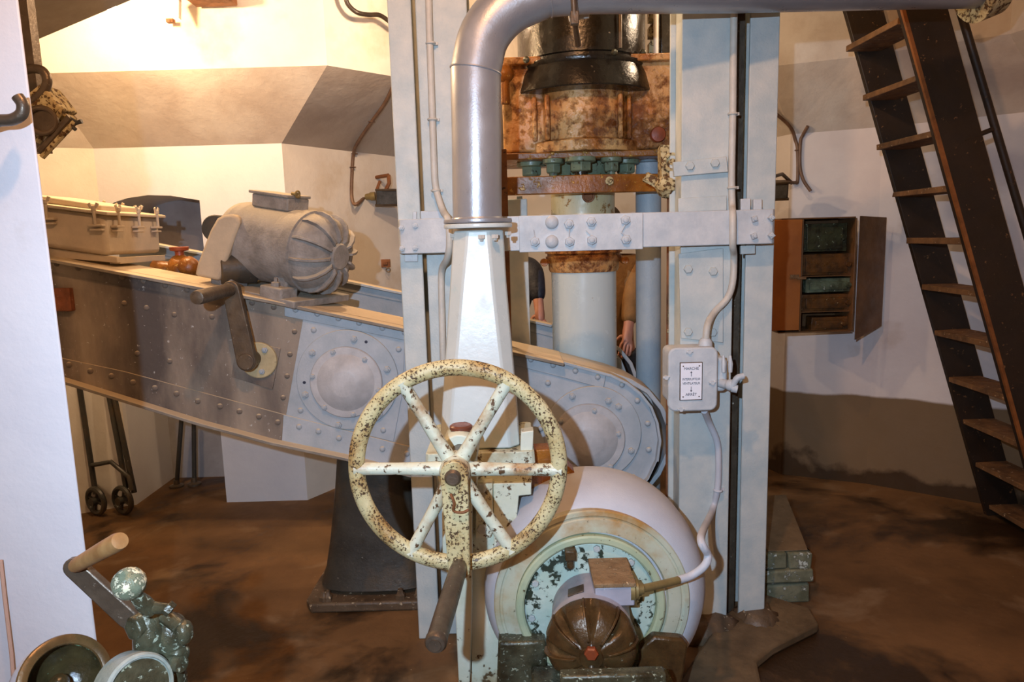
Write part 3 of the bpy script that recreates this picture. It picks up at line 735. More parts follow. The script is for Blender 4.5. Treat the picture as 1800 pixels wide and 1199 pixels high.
def bar(p, q, wd, th, r_end=True):
    p = Vector(p); q = Vector(q); d = (q - p).normalized(); nrm = Vector((0, 1, 0)); s_ = d.cross(nrm).normalized()
    pts = []
    for k in range(9):
        t_ = PI / 2 + PI * k / 8; pts.append(p + (d * math.cos(t_) * wd[0] + s_ * math.sin(t_) * wd[0]))
    for k in range(9):
        t_ = -PI / 2 + PI * k / 8; pts.append(q + (d * math.cos(t_) * wd[1] + s_ * math.sin(t_) * wd[1]))
    return [[(x.x, x.y + y, x.z) for x in pts] for y in (0, th)]
mb = MB(); mb.loft(bar((h0.x, 2.845, h0.z), (h1.x, 2.845, h1.z), (0.040, 0.034), 0.03)); mkobj('crank_arm', mb, m_steel, ck, 0.004)
mb = MB(); mb.lathe([(0.021, 0), (0.026, 0.02), (0.0265, 0.3), (0.024, 0.315), (0.012, 0.318)], (h1.x, 2.85, h1.z), (0, -1, -0.02), 22); mkobj('handle', mb, m_steel, ck)

def crust(x, y, wd, n, seed, label):
    r_ = random.Random(seed); mb = MB()
    rings = []
    for k, (sc_, z) in enumerate(((1.0, 0.0), (0.93, 0.03), (0.6, 0.06))):
        rings.append([Vector((x + wd * sc_ * math.cos(2 * PI * i / 26) * (1 + 0.22 * r_.random()), y + 0.09 * sc_ * math.sin(2 * PI * i / 26) * (1 + 0.3 * r_.random()), z + (0.025 * r_.random() if k else 0))) for i in range(26)])
    mb.loft(rings); return solo('mortar_pad', mb, m_plinth, label, 'mortar', None, 0, 60)
crust((r0 + r1) / 2, YC - 0.01, 0.13, 1, 3, 'rough dark mortar round the foot of the right column, beside the blower')
crust((r2 + r3) / 2 + 0.02, YC + 0.03, 0.085, 1, 4, 'rough dark mortar at the foot of the rightmost upright of the column')
# ================================================================ dark pedestal below the near girder
Yp = 2.98
def ring_at(pxl, pxr, py, Y, depth, n=28, e=3.2):
    a = P(pxl, py, Y); b = P(pxr, py, Y); cx = (a.x + b.x) / 2; hx = (b.x - a.x) / 2; z = (a.z + b.z) / 2; out_ = []
    for i in range(n):
        t_ = 2 * PI * i / n; c_, s_ = math.cos(t_), math.sin(t_)
        out_.append(Vector((cx + hx * math.copysign(abs(c_) ** (2 / e), c_), Y + depth / 2 + depth / 2 * math.copysign(abs(s_) ** (2 / e), s_), z)))
    return out_
ped = thing('cast_pedestal', 'black cast iron pedestal under the girder, left of the handwheel', 'pedestal', (P(640, 1060, Yp).x, Yp + 0.15, 0))
mb = MB(); rr = [ring_at(583, 728, 800, Yp, 0.3), ring_at(578, 735, 880, Yp, 0.3), ring_at(570, 742, 960, Yp - 0.01, 0.31), ring_at(562, 750, 1010, Yp - 0.03, 0.34), ring_at(552, 760, 1040, Yp - 0.05, 0.38)]
mb.loft(rr); mkobj('body', mb, m_blackcast, ped, 0, 50)
zf = 0.045
mb = MB(); a = P(537, 1062, Yp - 0.1); b = P(775, 1062, Yp - 0.1)
mb.plan([(a.x + 0.02, Yp - 0.1), (b.x, Yp - 0.1), (b.x + 0.03, Yp + 0.35), (a.x, Yp + 0.35), (a.x - 0.01, Yp - 0.05)], 0.0, zf); mkobj('foot_plate', mb, m_plinth, ped, 0.01)
for q in ((568, 1030), (575, 1045), (704, 1046), (735, 1030)):
    v = P(q[0], q[1], Yp - 0.07); mb = MB(); mb.lathe([(0.022, 0), (0.022, 0.02), (0.015, 0.026), (0.011, 0.045)], (v.x, v.y, zf - 0.001), (0, 0, 1), 6); mkobj('foot_bolt', mb, m_plinth, ped)
a = P(697, 900, 3.42); b = P(737, 900, 3.42)
ps = thing('round_post', 'short dark round post with a flange, seen through the left of the handwheel', 'post', ((a.x + b.x) / 2, 3.42, 0))
zt_ = P(715, 846, 3.42).z
mb = MB(); mb.lathe([(0.1, 0), (0.1, 0.05), (0.055, 0.07), (0.052, zt_ - 0.05)], ((a.x + b.x) / 2, 3.46, 0), (0, 0, 1), 26); mkobj('shaft', mb, m_blackcast, ps)
mb = MB(); mb.lathe([(0.075, 0), (0.078, 0.02), (0.078, 0.06), (0.07, 0.07)], ((a.x + b.x) / 2, 3.46, zt_ - 0.05), (0, 0, 1), 26); mkobj('top_flange', mb, m_black, ps)

# ================================================================ motor on the girder
ms = P(425, 420, 3.22); me_ = P(600, 452, 2.98)
ax = Vector((me_.x - ms.x, me_.y - ms.y, me_.z - ms.z)); Lm = ax.length; ax.normalize()
R = 0.168
mot = thing('electric_motor', 'dusty grey electric motor with ribbed end cap on top of the riveted girder', 'motor', (ms + ax * Lm * 0.5) - Vector((0, 0, R + 0.02)))
mb = MB(); mb.lathe([(0.07, -0.02), (R * 0.80, -0.01), (R * 0.97, 0.015), (R, 0.04), (R, 0.045), (R * 0.985, 0.05), (R * 0.985, Lm * 0.66), (R * 1.035, Lm * 0.67), (R * 1.035, Lm * 0.75), (R * 0.99, Lm * 0.755)], ms, ax, 56); mkobj('housing', mb, m_motor, mot, 0, 30)
s0 = Lm * 0.75
prof = [(R * 0.985, s0), (R * 0.97, s0 + 0.03), (R * 0.90, s0 + 0.07), (R * 0.76, s0 + 0.10), (R * 0.55, s0 + 0.12), (R * 0.34, s0 + 0.128), (R * 0.30, s0 + 0.14), (0.002, s0 + 0.14)]
mb = MB(); mb.lathe(prof, ms, ax, 64); endb = mkobj('end_cap', mb, m_motor, mot, 0, 30)
a_, u_, v_ = frame(ax)
for i in range(12):
    t_ = 2 * PI * i / 12 + 0.1; d = u_ * math.cos(t_) + v_ * math.sin(t_); w_ = a_.cross(d) * 0.005
    mb = MB(); rings = []
    for (r, h) in prof[:6]:
        k = 0.020 if h > s0 + 0.01 else 0.012
        q0_ = ms + a_ * (h - 0.004) + d * (r - 0.012); q1_ = ms + a_ * (h + 0.014) + d * (r + k * 0.7)
        rings.append([q0_ - w_, q0_ + w_, q1_ + w_, q1_ - w_])
    mb.loft(rings); mkobj('cooling_rib', mb, m_motor, endb, 0.001)
mb = MB(); cT = ms + ax * Lm * 0.44 + Vector((0, 0, R + 0.02)); 
Rm = Matrix((ax, Vector((0, 0, 1)).cross(ax).normalized(), ax.cross(Vector((0, 0, 1)).cross(ax).normalized()))).transposed()
mb.box(cT, (0.20, 0.13, 0.055), Rm); tb = mkobj('terminal_box', mb, m_motor, mot, 0.006)
mb = MB(); mb.box(cT + Vector((0, 0, 0.034)), (0.215, 0.145, 0.012), Rm); mkobj('lid', mb, m_motor, tb, 0.003)
cg = cT + ax * 0.11 + Vector((0, -0.03, 0.045)); mb = MB(); mb.torus(cg, ax, 0.013, 0.004, 18, 8); mb.cyl(cg - ax * 0.03, cg, 0.007); mkobj('eye_bolt', mb, m_brass, tb)
for k in (0.12, 0.62):
    for sgn in (-1, 1):
        pf = ms + ax * (Lm * k) + Rm.col[1] * (sgn * R * 0.75) - Rm.col[2] * (R * 1.02)
        mb = MB(); mb.box(pf, (0.12, 0.10, 0.05), Rm); mb.box(pf + Rm.col[2] * 0.04 - Rm.col[1] * sgn * .02, (0.07, 0.03, 0.09), Rm); f_ = mkobj('foot', mb, m_motor, mot, 0.008)
        mb = MB(); mb.lathe([(0.018, 0), (0.018, 0.016), (0.008, 0.02), (0.007, 0.035)], pf + Rm.col[2] * 0.025 - Rm.col[1] * sgn * -.02, Rm.col[2], 6); mkobj('foot_bolt', mb, m_motor, f_)
mb = MB(); mb.box(ms + ax * (Lm * 0.38) - Rm.col[2] * (R * 1.20), (Lm * 0.95, R * 2.1, 0.03), Rm); mkobj('base_plate', mb, m_motor, mot, 0.004)
# belt guard, slanted, left of motor
g0 = P(376, 478, 3.0); 
gd = thing('belt_guard', 'slanted dusty beige belt guard between the motor and the red capped valve', 'guard', (g0.x, 3.08, g0.z - 0.02))
go = XZ([(345, 484), (350, 462), (372, 405), (384, 384), (396, 378), (410, 377), (421, 382), (424, 392), (412, 426), (395, 475), (388, 493)], 3.02)
mb = MB(); mb.prism(go, 3.0, 3.16); mkobj('cover', mb, m_guard, gd, 0.012)
mb = MB(); q = P(384, 402, 3.2); mb.cyl((q.x, 3.16, q.z), (q.x, 3.24, q.z), 0.06, n=28); mkobj('pulley', mb, m_blackcast, gd, 0.006)
mb = MB(); q = P(405, 462, 3.15); mb.cyl((q.x - .01, 3.05, q.z - .02), (q.x + 0.12, 3.12, q.z - 0.02), 0.07, n=24); mkobj('drive_shaft', mb, m_blackcast, gd, 0.006)

# ================================================================ dusty box with clamped lid
bx0 = P(40, 430, 2.97).x; bxe = P(192, 450, 2.97); bxt = P(192, 378, 2.97)
Wb = bxe.x - bx0; slope = -0.03
jb = thing('battery_box', 'beige metal box with a clamped lid, sitting on the girder at the left', 'box', ((bx0 + bxe.x) / 2, 3.2, bxe.z))
D = 0.46
def sl(x): return (x - bxe.x) * -0.16
mb = MB(); H = bxt.z - bxe.z
zb0 = bxe.z
mb.prism([(bx0, zb0 + sl(bx0)), (bxe.x - 0.006, zb0), (bxe.x, zb0 + H), (bx0, zb0 + H + sl(bx0))], 2.97, 2.97 + D); mkobj('body', mb, m_case, jb, 0.02)
mb = MB(); e_ = 0.022
mb.prism([(bx0 - e_, zb0 + H + sl(bx0) + 0.002), (bxe.x + e_, zb0 + H - 0.002), (bxe.x + e_, zb0 + H + 0.012), (bx0 - e_, zb0 + H + sl(bx0) + 0.016)], 2.97 - e_, 2.97 + D + e_); lid = mkobj('lid', mb, m_case, jb, 0.004)
mb = MB(); mb.prism([(bx0, zb0 + H + sl(bx0) + 0.016), (bxe.x - 0.05, zb0 + H + 0.018), (bxe.x - 0.05, zb0 + H + 0.045), (bx0, zb0 + H + sl(bx0) + 0.043)], 3.04, 2.97 + D - 0.06); mkobj('lid_panel', mb, m_case, lid, 0.006)
def clampset(loc, outward):
    o = Vector(loc); od = Vector(outward); sd = od.cross(Vector((0, 0, 1)))
    mb = MB()
    mb.cyl(o + od * 0.022 + Vector((0, 0, -0.05)), o + od * 0.022 + Vector((0, 0, 0.022)), 0.006, n=10)
    c_ = mkobj('clamp', mb, m_case, jb)
    mb = MB(); R3 = Matrix((sd, od, Vector((0, 0, 1)))).transposed()
    mb.box(o + od * 0.014 + Vector((0, 0, -0.046)), (0.06, 0.028, 0.009), R3); mb.box(o + od * 0.012 + Vector((0, 0, -0.064)), (0.05, 0.024, 0.008), R3); mkobj('clamp_bracket', mb, m_case, c_, 0.002)
    mb = MB(); top_ = o + od * 0.022 + Vector((0, 0, 0.022))
    mb.lathe([(0.009, -0.008), (0.011, 0.002), (0.008, 0.012)], top_, (0, 0, 1), 12)
    for s_ in (-1, 1): mb.box(top_ + sd * (0.014 * s_) + Vector((0, 0, 0.013)), (0.014, 0.006, 0.020), R3 @ Matrix.Rotation(0.45 * s_, 3, 'Y'))
    mkobj('wing_nut', mb, m_case, c_, 0.002)
zL = zb0 + H
for fx in (0.42, 0.97): xq = bx0 + Wb * fx - .02; clampset((xq, 2.97, zL + sl(xq) - 0.0), (0, -1, 0))
for fy in (0.14, 0.5, 0.86): clampset((bxe.x, 2.97 + D * fy, zL), (1, 0, 0))
for fx in (0.2, 0.45, 0.7): xq = bx0 + Wb * fx; clampset((xq, 2.97 + D, zL + sl(xq)), (0, 1, 0))
mb = MB(); mb.prism([(bx0, zb0 + sl(bx0) - 0.002), (bxe.x + 0.02, zb0 - 0.006), (bxe.x + 0.02, zb0 - 0.03), (bx0, zb0 + sl(bx0) - 0.045)], 2.99, 3.02); mb.prism([(bxe.x - 0.03, zb0 - 0.008), (bxe.x + 0.015, zb0 - 0.008), (bxe.x + 0.015, zb0 - 0.035), (bxe.x - 0.03, zb0 - 0.035)], 3.02, 3.42)
mkobj('support_rail', mb, m_case, jb, 0.002)

# valve with red cap behind the box
q = P(318, 470, 3.30)
rv = thing('rusty_valve', 'small rusty valve with a flat red cap, right of the beige box', 'valve', (q.x, 3.3, q.z - 0.04))
mb = MB(); mb.lathe([(0.06, -0.09), (0.065, -0.03), (0.05, 0.0), (0.03, 0.02), (0.012, 0.03), (0.012, 0.06)], (q.x, 3.30, q.z + .03), (0, 0, 1), 22); mb.cyl((q.x - 0.12, 3.28, q.z - 0.0), (q.x + 0.1, 3.3, q.z - 0.02), 0.035); mb.sphere((q.x + 0.05, 3.27, q.z), 0.05, 16, 10); mb.jitter(0.002, 3)
mkobj('valve_body', mb, m_rustwet, rv, 0, 60)
qq = P(318, 441, 3.30); mb = MB(); mb.lathe([(0.020, -0.03), (0.020, -0.012), (0.040, -0.008), (0.043, 0.006), (0.038, 0.009)], (q.x, 3.3, qq.z + .01), (0, 0, 1), 26); mkobj('red_cap', mb, m_red, rv)
# cross shafts that carry the far girder on the near one
for q, ye in (((612, 667), 3.79), ((1041, 761), 3.19)):
    v = P(q[0], q[1], YG); mb = MB(); mb.cyl((v.x, YG + 0.005, v.z), (v.x, ye, v.z), 0.055, n=28); mkobj('cross_shaft', mb, m_blackcast, gn)

# ================================================================ silver air pipe
YP = 2.40
pa = P(840, 386, YP)
sp = S(838, 300, YP) ; Rp = 43.5 * sp
pipe = thing('air_pipe', 'fat silver painted pipe rising to an elbow and running along the top', 'pipe', pa)
path = [P(839, 388, YP), P(838, 250, YP), P(836, 125, YP), P(852, 62, YP), P(893, 14, YP), P(960, -18, YP), P(1030, -24, YP), P(1300, -24, YP + 0.1), P(1600, -28, YP + 0.25), P(1760, -28, YP + 0.36)]
path = [path[0], path[0].lerp(path[1], 0.5), path[1], path[1].lerp(path[2], .6), path[2]] + path[3:]
mb = MB(); cc = catmull([path[4]] + path[5:8], 5)
mb.tube(path[:4] + cc + path[8:], Rp, 44); mkobj('tube', mb, m_silver, pipe, 0, 45)
for i, q in ((4, path[4]), (7, path[7])):
    d = (path[i + 1] - path[i - 1]).normalized(); mb = MB(); mb.torus(q, d, Rp + 0.0005, 0.003, 48, 8); mkobj('weld_seam', mb, m_silver, pipe)
mb = MB(); mb.lathe([(Rp * 1.38, 0), (Rp * 1.40, 0.004), (Rp * 1.38, 0.013), (Rp * 1.04, 0.015), (Rp * 1.01, 0.02)], (pa.x, YP, pa.z - 0.012), (0, 0, 1), 48); mkobj('flange', mb, m_silver, pipe)
v = P(1722, 10, YP + 0.34); mb = MB(); mb.cyl(v + Vector((-0.03, 0, 0.03)), v + Vector((0.05, 0.01, 0.06)), Rp * 1.14, n=40); mkobj('flange', mb, m_crust, pipe)
mb = MB(); v0 = P(1010, 38, YP - Rp - .01); v1 = P(1006, -40, YP - Rp - 0.02); mb.cyl(v0, v1, 0.009, n=12); mb.box(v0 + Vector((0, 0.0, 0.01)), (0.026, 0.02, 0.04)); mkobj('hanger', mb, m_steel, pipe, 0.003)
tw = thing('hand_lever', 'small pale lever hanging below the silver pipe over the black drum', 'lever', P(1008, 55, YP + .15))
mb = MB(); v = P(1016, 78, YP + 0.3); v2 = P(1008, 22, YP + 0.05); mb.tube([v, v.lerp(v2, .5) + Vector((0, 0, 0.0)), v2], [0.012, 0.01, 0.014], 12); mkobj('shank', mb, m_steel, tw)
mb = MB(); mb.cyl(P(1000, 30, YP + 0.1), P(1034, 24, YP + .1), 0.015, n=12); mkobj('cross_grip', mb, m_conduit, tw)

# ================================================================ white duct casting
def octo(pxl, pxr, py, Y, half, ch=0.28, zc=None):
    a = P(pxl, py, Y); b = P(pxr, py, Y); cx = (a.x + b.x) / 2; h = (b.x - a.x) / 2; z = (a.z + b.z) / 2; c_ = h * ch; cy = YP
    k = half
    p = [(-h + c_, -k), (h - c_, -k), (h, -k + c_), (h, k - c_), (h - c_, k), (-h + c_, k), (-h, k - c_), (-h, -k + c_)]
    return [Vector((cx + x, cy + y, z)) for x, y in p]
duct = thing('tapered_duct', 'glossy white tapered cast duct standing under the silver pipe', 'duct', P(846, 800, YP))
dn = P(840, 404, YP)
mb = MB(); mb.lathe([(Rp * 1.38, 0), (Rp * 1.40, 0.006), (Rp * 1.38, 0.014)], (pa.x, YP, pa.z - 0.028), (0, 0, 1), 48); mkobj('flange', mb, m_white, duct, 0.001)
mb = MB(); rr = []
for (l, r, y, k, chh) in [(797, 884, 405, 0.085, 0.58), (795, 886, 430, 0.09, 0.56), (791, 890, 500, 0.10, 0.46), (786, 897, 580, 0.115, 0.38), (780, 906, 680, 0.135, 0.3), (774, 914, 780, 0.155, 0.24)]:
    rr.append(octo(l, r, y, YP - k * 0.6, k, chh))
mb.loft(rr); mkobj('body', mb, m_white, duct, 0.006, 25)
mb = MB(); mb.loft([octo(752, 938, 784, YP - 0.11, 0.185, 0.06), octo(752, 940, 806, YP - 0.11, 0.185, 0.06)]); mkobj('foot_flange', mb, m_whitechip, duct, 0.003)
for q in ((797, 411), (846, 413), (893, 407), (870, 412)):
    v = P(q[0], q[1], YP - Rp * 1.2 if 820 < q[0] < 880 else YP - 0.03); mb = MB(); mb.lathe([(0.012, 0), (0.012, 0.012), (0.007, 0.013), (0.006, 0.02)], v, (0, 0, -1), 6); mkobj('flange_bolt', mb, m_conduit, duct)

# ================================================================ support casting under the duct (outlet of the fan)
YO = 2.20
sup = thing('outlet_casting', 'chipped white casting with a bolted door below the tapered duct, behind the handwheel', 'casting', P(850, 1190, YO + .1))
def pr(parent, pts, Y, y1, mat, name, bev=0.003):
    mb = MB(); mb.prism(XZ(pts, Y), Y, y1); return mkobj(name, mb, mat, parent, bev)
def zfl(pts, Y):   # same outline, but the lowest points carried down to the floor
    return pts
pr(sup, [(760, 806), (935, 806), (935, 850), (915, 852), (905, 862), (897, 990), (884, 1060), (878, 1250), (828, 1250), (830, 900), (775, 860)], YO + 0.03, YO + 0.28, m_whitechip, 'body')
q = [P(835, 1240, YO + .05), P(905, 1240, YO + .05)]
mb = MB(); mb.bb(q[0].x, q[1].x, YO + 0.05, YO + 0.26, 0, q[0].z + 0.12); mkobj('foot', mb, m_whitechip, sup, 0.006)
pr(sup, [(836, 846), (866, 846), (866, 880), (868, 930), (862, 945), (836, 948)], YO + 0.005, YO + 0.03, m_whitechip, 'bolted_door')
for a in ((847, 857), (847, 929)): bolt.put(sup, P(a[0], a[1], YO + 0.005))
pr(sup, [(776, 850), (830, 848), (830, 1060), (826, 1200), (806, 1200), (800, 1060), (778, 980)], YO - 0.02, YO + 0.1, m_whitechip, 'side_bracket')
pr(sup, [(868, 850), (934, 848), (934, 870), (912, 872), (902, 984), (886, 990), (868, 984)], YO + 0.012, YO + 0.06, m_whitechip, 'cover')
pr(sup, [(916, 760), (938, 757), (936, 806), (914, 806)], YO + 0.03, YO + 0.08, m_whitechip, 'lug')
# rusty lever linkage right of it
pr(sup, [(938, 792), (965, 790), (1010, 830), (1004, 900), (975, 938), (940, 935), (930, 870)], YO + 0.12, YO + 0.2, m_rustwet, 'linkage_plate')

# ================================================================ handwheel
YH = 1.85
hc = P(805, 821, YH); sh = S(805, 821, YH)
Rr = 178 * sh; rr_ = 14.5 * sh
hw = thing('handwheel', 'large six spoked handwheel in chipped cream paint with a crank handle', 'handwheel', hc)
mb = MB(); mb.torus(hc, (0, 1, 0), Rr, rr_, 128, 18, 0.85); mkobj('rim', mb, m_cream, hw)
hub = P(801, 824, YH)
ends = [(986, 826), (890, 674), (706, 672), (624, 824), (722, 972), (900, 968)]
for e_ in ends:
    v = P(e_[0], e_[1], YH); v = hub + (v - hub) * 1.0; d = (v - hub)
    mb = MB(); mb.tube([hub + d * 0.1 + Vector((0, -0.0, 0)), hub + d * 0.25, hub + d * 0.6, hub + d * 0.93, hub + d * 1.0], [0.021, 0.019, 0.0165, 0.0175, 0.021], 14); mkobj('spoke', mb, m_spoke, hw)
mb = MB(); mb.lathe([(0.036, -0.045), (0.042, -0.03), (0.042, 0.03), (0.036, 0.042), (0.03, 0.045)], hub, (0, -1, 0), 36); mkobj('hub', mb, m_spoke, hw, 0.001)
mb = MB(); mb.lathe([(0.022, 0.0), (0.022, 0.075), (0.016, 0.082)], hub + Vector((-0.002, 0, 0.0)), (0, -1, 0), 24); mkobj('shaft_end', mb, m_steel, hw)
yk = YH - 0.048
k0 = P(799, 830, yk); k1 = P(808, 996, yk)
mb = MB(); mb.loft(bar((k0.x, yk - 0.022, k0.z), (k1.x, yk - 0.022, k1.z), (0.036, 0.029), 0.024)); mkobj('crank_arm', mb, m_cream, hw, 0.003)
hs = P(807, 996, yk - 0.022); he = P(764, 1136, 1.44)
d = (he - hs); Lh = d.length
mb = MB(); mb.lathe([(0.019, -0.01), (0.021, 0.0), (0.0235, 0.03), (0.0245, Lh * 0.55), (0.0235, Lh * 0.92), (0.025, Lh * 0.93), (0.025, Lh * 0.965), (0.021, Lh * 0.985), (0.014, Lh * 0.99), (0.014, Lh), (0.002, Lh)], hs, d, 26); mkobj('handle', mb, m_steel, hw)
# little safety chain on the crank arm
cp = catmull([P(792, 868, yk - 0.03), P(798, 885, yk - 0.035), P(797, 898, yk - 0.03), P(812, 901, yk - 0.03), P(824, 896, yk - 0.03)], 5)
mb = MB(); mb.tube(cp, 0.0035, 8); mkobj('chain', mb, m_rust, hw)
# shaft back to the gearbox, grease cup
mb = MB(); mb.cyl(hub + Vector((0, 0.04, 0)), hub + Vector((0, 0.40, 0)), 0.024, n=24); mkobj('shaft', mb, m_steel, hw)
brg = P(808, 812, 2.02)
mb = MB(); mb.lathe([(0.05, 0), (0.055, 0.02), (0.055, 0.12), (0.045, 0.14)], (hub.x, 2.0, hub.z), (0, 1, 0), 32); mb.bb(hub.x - 0.045, hub.x + 0.045, 2.02, 2.12, hub.z - 0.12, hub.z)
bh = solo('bearing_block', mb, m_whitechip, 'small chipped bearing block right behind the handwheel hub', 'bearing', None, 0.003)
gz = hub.z + 0.055
gp = P(811, 768, 2.06)
gc = thing('grease_cup', 'brown red grease cup standing behind the upper spokes of the handwheel', 'grease cup', (gp.x, 2.06, gz))
mb = MB(); mb.lathe([(0.016, -0.01), (0.011, 0.005), (0.011, gp.z - gz)], (gp.x, 2.06, gz), (0, 0, 1), 16); mkobj('stem', mb, m_steel, gc)
mb = MB(); mb.lathe([(0.013, -0.018), (0.027, -0.01), (0.030, 0.002), (0.031, 0.022), (0.034, 0.026), (0.034, 0.034), (0.029, 0.038), (0.002, 0.038)], (gp.x, 2.06, gp.z), (0, 0, 1), 30); mkobj('cup', mb, m_grease, gc)

# ================================================================ centrifugal fan
YF = 2.12
fc = P(1037, 1060, YF); sf = S(1037, 1060, YF)
fan = thing('centrifugal_fan', 'round grey blower casing with green and cream rings at the bottom centre', 'fan', (fc.x, YF + .2, 0))
oc = P(1052, 1064, YF)
Ro = 206 * sf
def rf_wob(t, j, r): return r
mb = MB(); mb.lathe([(0.05, -0.36), (Ro * 0.8, -0.36), (Ro * 0.94, -0.33), (Ro * 1.0, -0.26), (Ro * 1.01, -0.18), (Ro * 0.98, -0.09), (Ro * 0.92, -0.035), (Ro * 0.84, -0.008), (Ro * 0.79, 0.0), (Ro * 0.775, 0.0)], oc, (0, -1, 0), 96); casing = mkobj('casing', mb, m_fan, fan, 0, 30)
def ring(prof, mat, name, c=fc, y=0): 
    mb = MB(); mb.lathe([(r * sf, h) for r, h in prof], c + Vector((0, y, 0)), (0, -1, 0), 96); return mkobj(name, mb, mat, fan, 0, 25)
ring([(172, -0.02), (172, 0.004), (170, 0.008), (163, 0.009), (161, 0.006), (158, 0.006), (156, 0.009), (140, 0.014), (134, 0.014), (131, 0.0)], m_ring, 'outer_ring', fc + Vector((0.006, 0, 0)))
ring([(130, -0.01), (130, 0.024), (127, 0.028), (119, 0.028), (116, 0.024), (115, 0.0)], paint('green_ring', (186, 196, 164), (168, 182, 150), 6, chip=(98, 92, 66), cs=50, th=0.66, rough=0.4, bump=0.2), 'mounting_ring')
ring([(115, -0.01), (114, 0.008), (111, 0.011), (20, 0.016)], m_greench, 'motor_plate')
for k in range(10):
    t_ = 2 * PI * k / 10 + 0.2
    if math.sin(t_) < -0.55: continue
    bolt.put(fan, (fc.x + 105 * sf * math.cos(t_), YF - 0.012, fc.z + 105 * sf * math.sin(t_)), roty=t_, scale=0.7) if k % 3 else None
# feet and bottom ledge of the fan
bt = P(1040, 1185, YF - 0.2)
mb = MB(); a = P(968, 1250, 1.83); b = P(1165, 1250, 1.83)
mb.bb(a.x - 0.05, b.x + 0.06, 1.74, 2.06, a.z - 0.035, a.z - 0.005); led = mkobj('motor_shelf', mb, m_greasy, fan, 0.01)
mb = MB(); mb.bb(a.x, a.x + 0.05, 1.85, 2.08, 0, a.z - 0.03); mkobj('leg', mb, m_blackcast, fan, 0.006)
mb = MB(); mb.bb(b.x - 0.05, b.x, 1.85, 2.08, 0, a.z - 0.03); mkobj('leg', mb, m_blackcast, fan, 0.006)
pr(fan, [(876, 1130), (960, 1128), (962, 1230), (872, 1230)], YF - 0.06, YF + 0.02, m_greasy, 'side_foot', 0.01)
g_ = [(1120, 1199), (1126, 1140), (1150, 1120), (1200, 1124), (1210, 1136), (1200, 1199), (1190, 1230), (1125, 1230)]
pr(fan, g_, YF - 0.1, YF - 0.06, m_oily, 'side_gusset', 0.008)

v0_, v1_ = P(985, 1190, 1.70), P(1172, 1194, 1.70)
mb = MB(); mb.bb(v0_.x, v1_.x, 1.70, 1.74, a.z - 0.03, v0_.z); mkobj('front_rail', mb, m_greasy, fan, 0.008)
# ---- fan motor
fm0 = P(1040, 1055, YF - 0.03); fm = thing('fan_motor', 'small bluish grey motor with oily ribbed end bell in front of the round blower', 'motor', P(1041, 1190, 1.9))
y1 = 1.90; c1 = P(1039, 1126, y1)
axm = (c1 - (fc + Vector((0, -0.015, 0)))); 
o_ = fc + Vector((0.0, -0.016, 0)); axm = Vector((c1.x - o_.x, c1.y - o_.y, c1.z - o_.z)); Lb = axm.length; axm.normalize()
s1 = S(1041, 1120, y1); Rb = 73 * s1
mb = MB(); mb.lathe([(Rb * 0.7, 0.0), (Rb * 0.95, 0.01), (Rb, 0.03), (Rb, Lb * 0.80), (Rb * 1.05, Lb * 0.82), (Rb * 1.06, Lb)], o_, axm, 64); mkobj('housing', mb, m_fmotor, fm, 0, 30)
# ribbed bell: eight lobes with grooves between them
Lq = 0.135
def lobes(t, j, r):
    k = 8
    x_ = abs(math.sin(k * t / 2))
    dep = (0.0, 0.08, 0.22, 0.30, 0.32, 0.26, 0.10, 0.0, 0, 0)[j]
    return r * (1 - dep * (1 - min(1, x_ * 1.5)) - 0.0)
mb = MB(); mb.lathe([(Rb * 1.08, Lb), (Rb * 1.10, Lb + 0.010), (Rb * 1.07, Lb + 0.03), (Rb * 0.99, Lb + 0.05), (Rb * 0.84, Lb + 0.068), (Rb * 0.62, Lb + 0.08), (Rb * 0.36, Lb + 0.088), (Rb * 0.28, Lb + 0.09), (Rb * 0.26, Lb + 0.096), (0.002, Lb + 0.096)], o_, axm, 160, lobes); bell = mkobj('end_bell', mb, m_oily, fm, 0, 50)
a_, u_, v_ = frame(axm)
for i in range(8):
    t_ = 2 * PI * i / 8 + 0.16; d = u_ * math.cos(t_) + v_ * math.sin(t_); w_ = a_.cross(d) * 0.003
    mb = MB(); rings = []
    for (r, h) in [(Rb * 1.09, Lb + 0.003), (Rb * 1.09, Lb + 0.028), (Rb * 1.0, Lb + 0.051), (Rb * 0.85, Lb + 0.069), (Rb * 0.62, Lb + 0.082), (Rb * 0.38, Lb + 0.09)]:
        q0_ = o_ + a_ * (h - 0.004) + d * (r - 0.006); q1_ = o_ + a_ * (h + 0.004) + d * (r + 0.005)
        rings.append([q0_ - w_, q0_ + w_, q1_ + w_, q1_ - w_])
    mb.loft(rings); mkobj('rib', mb, m_oily, bell, 0.001)
oe = o_ + a_ * (Lb + 0.094)
mb = MB(); mb.lathe([(0.02, 0), (0.02, 0.012), (0.016, 0.016), (0.001, 0.016)], oe + Vector((0, 0, 0.02)), axm, 6); mkobj('grease_plug', mb, m_red, bell)
mb = MB(); mb.tube([oe + Vector((0, 0, -0.02)), oe + Vector((0, -0.012, -0.04)), oe + Vector((0, -0.014, -0.06))], [0.007, 0.009, 0.004], 12); mkobj('drain_nipple', mb, m_steel, bell)
mb = MB(); tq = P(1076, 1026, 1.99); mb.box(tq + Vector((0, 0.02, -0.01)), (0.115, 0.16, 0.06), Matrix.Rotation(0.0, 3, 'Y')); tbx = mkobj('terminal_box', mb, m_fmotor, fm, 0.004)
mb = MB(); mb.box(tq + Vector((0, 0.02, 0.026)), (0.122, 0.168, 0.014)); mkobj('lid', mb, paint('sandy_rust', (150, 122, 88), (124, 96, 64), 30, chip=(190, 166, 130), cs=60, th=0.62, rough=0.8, bump=0.8), tbx, 0.003)
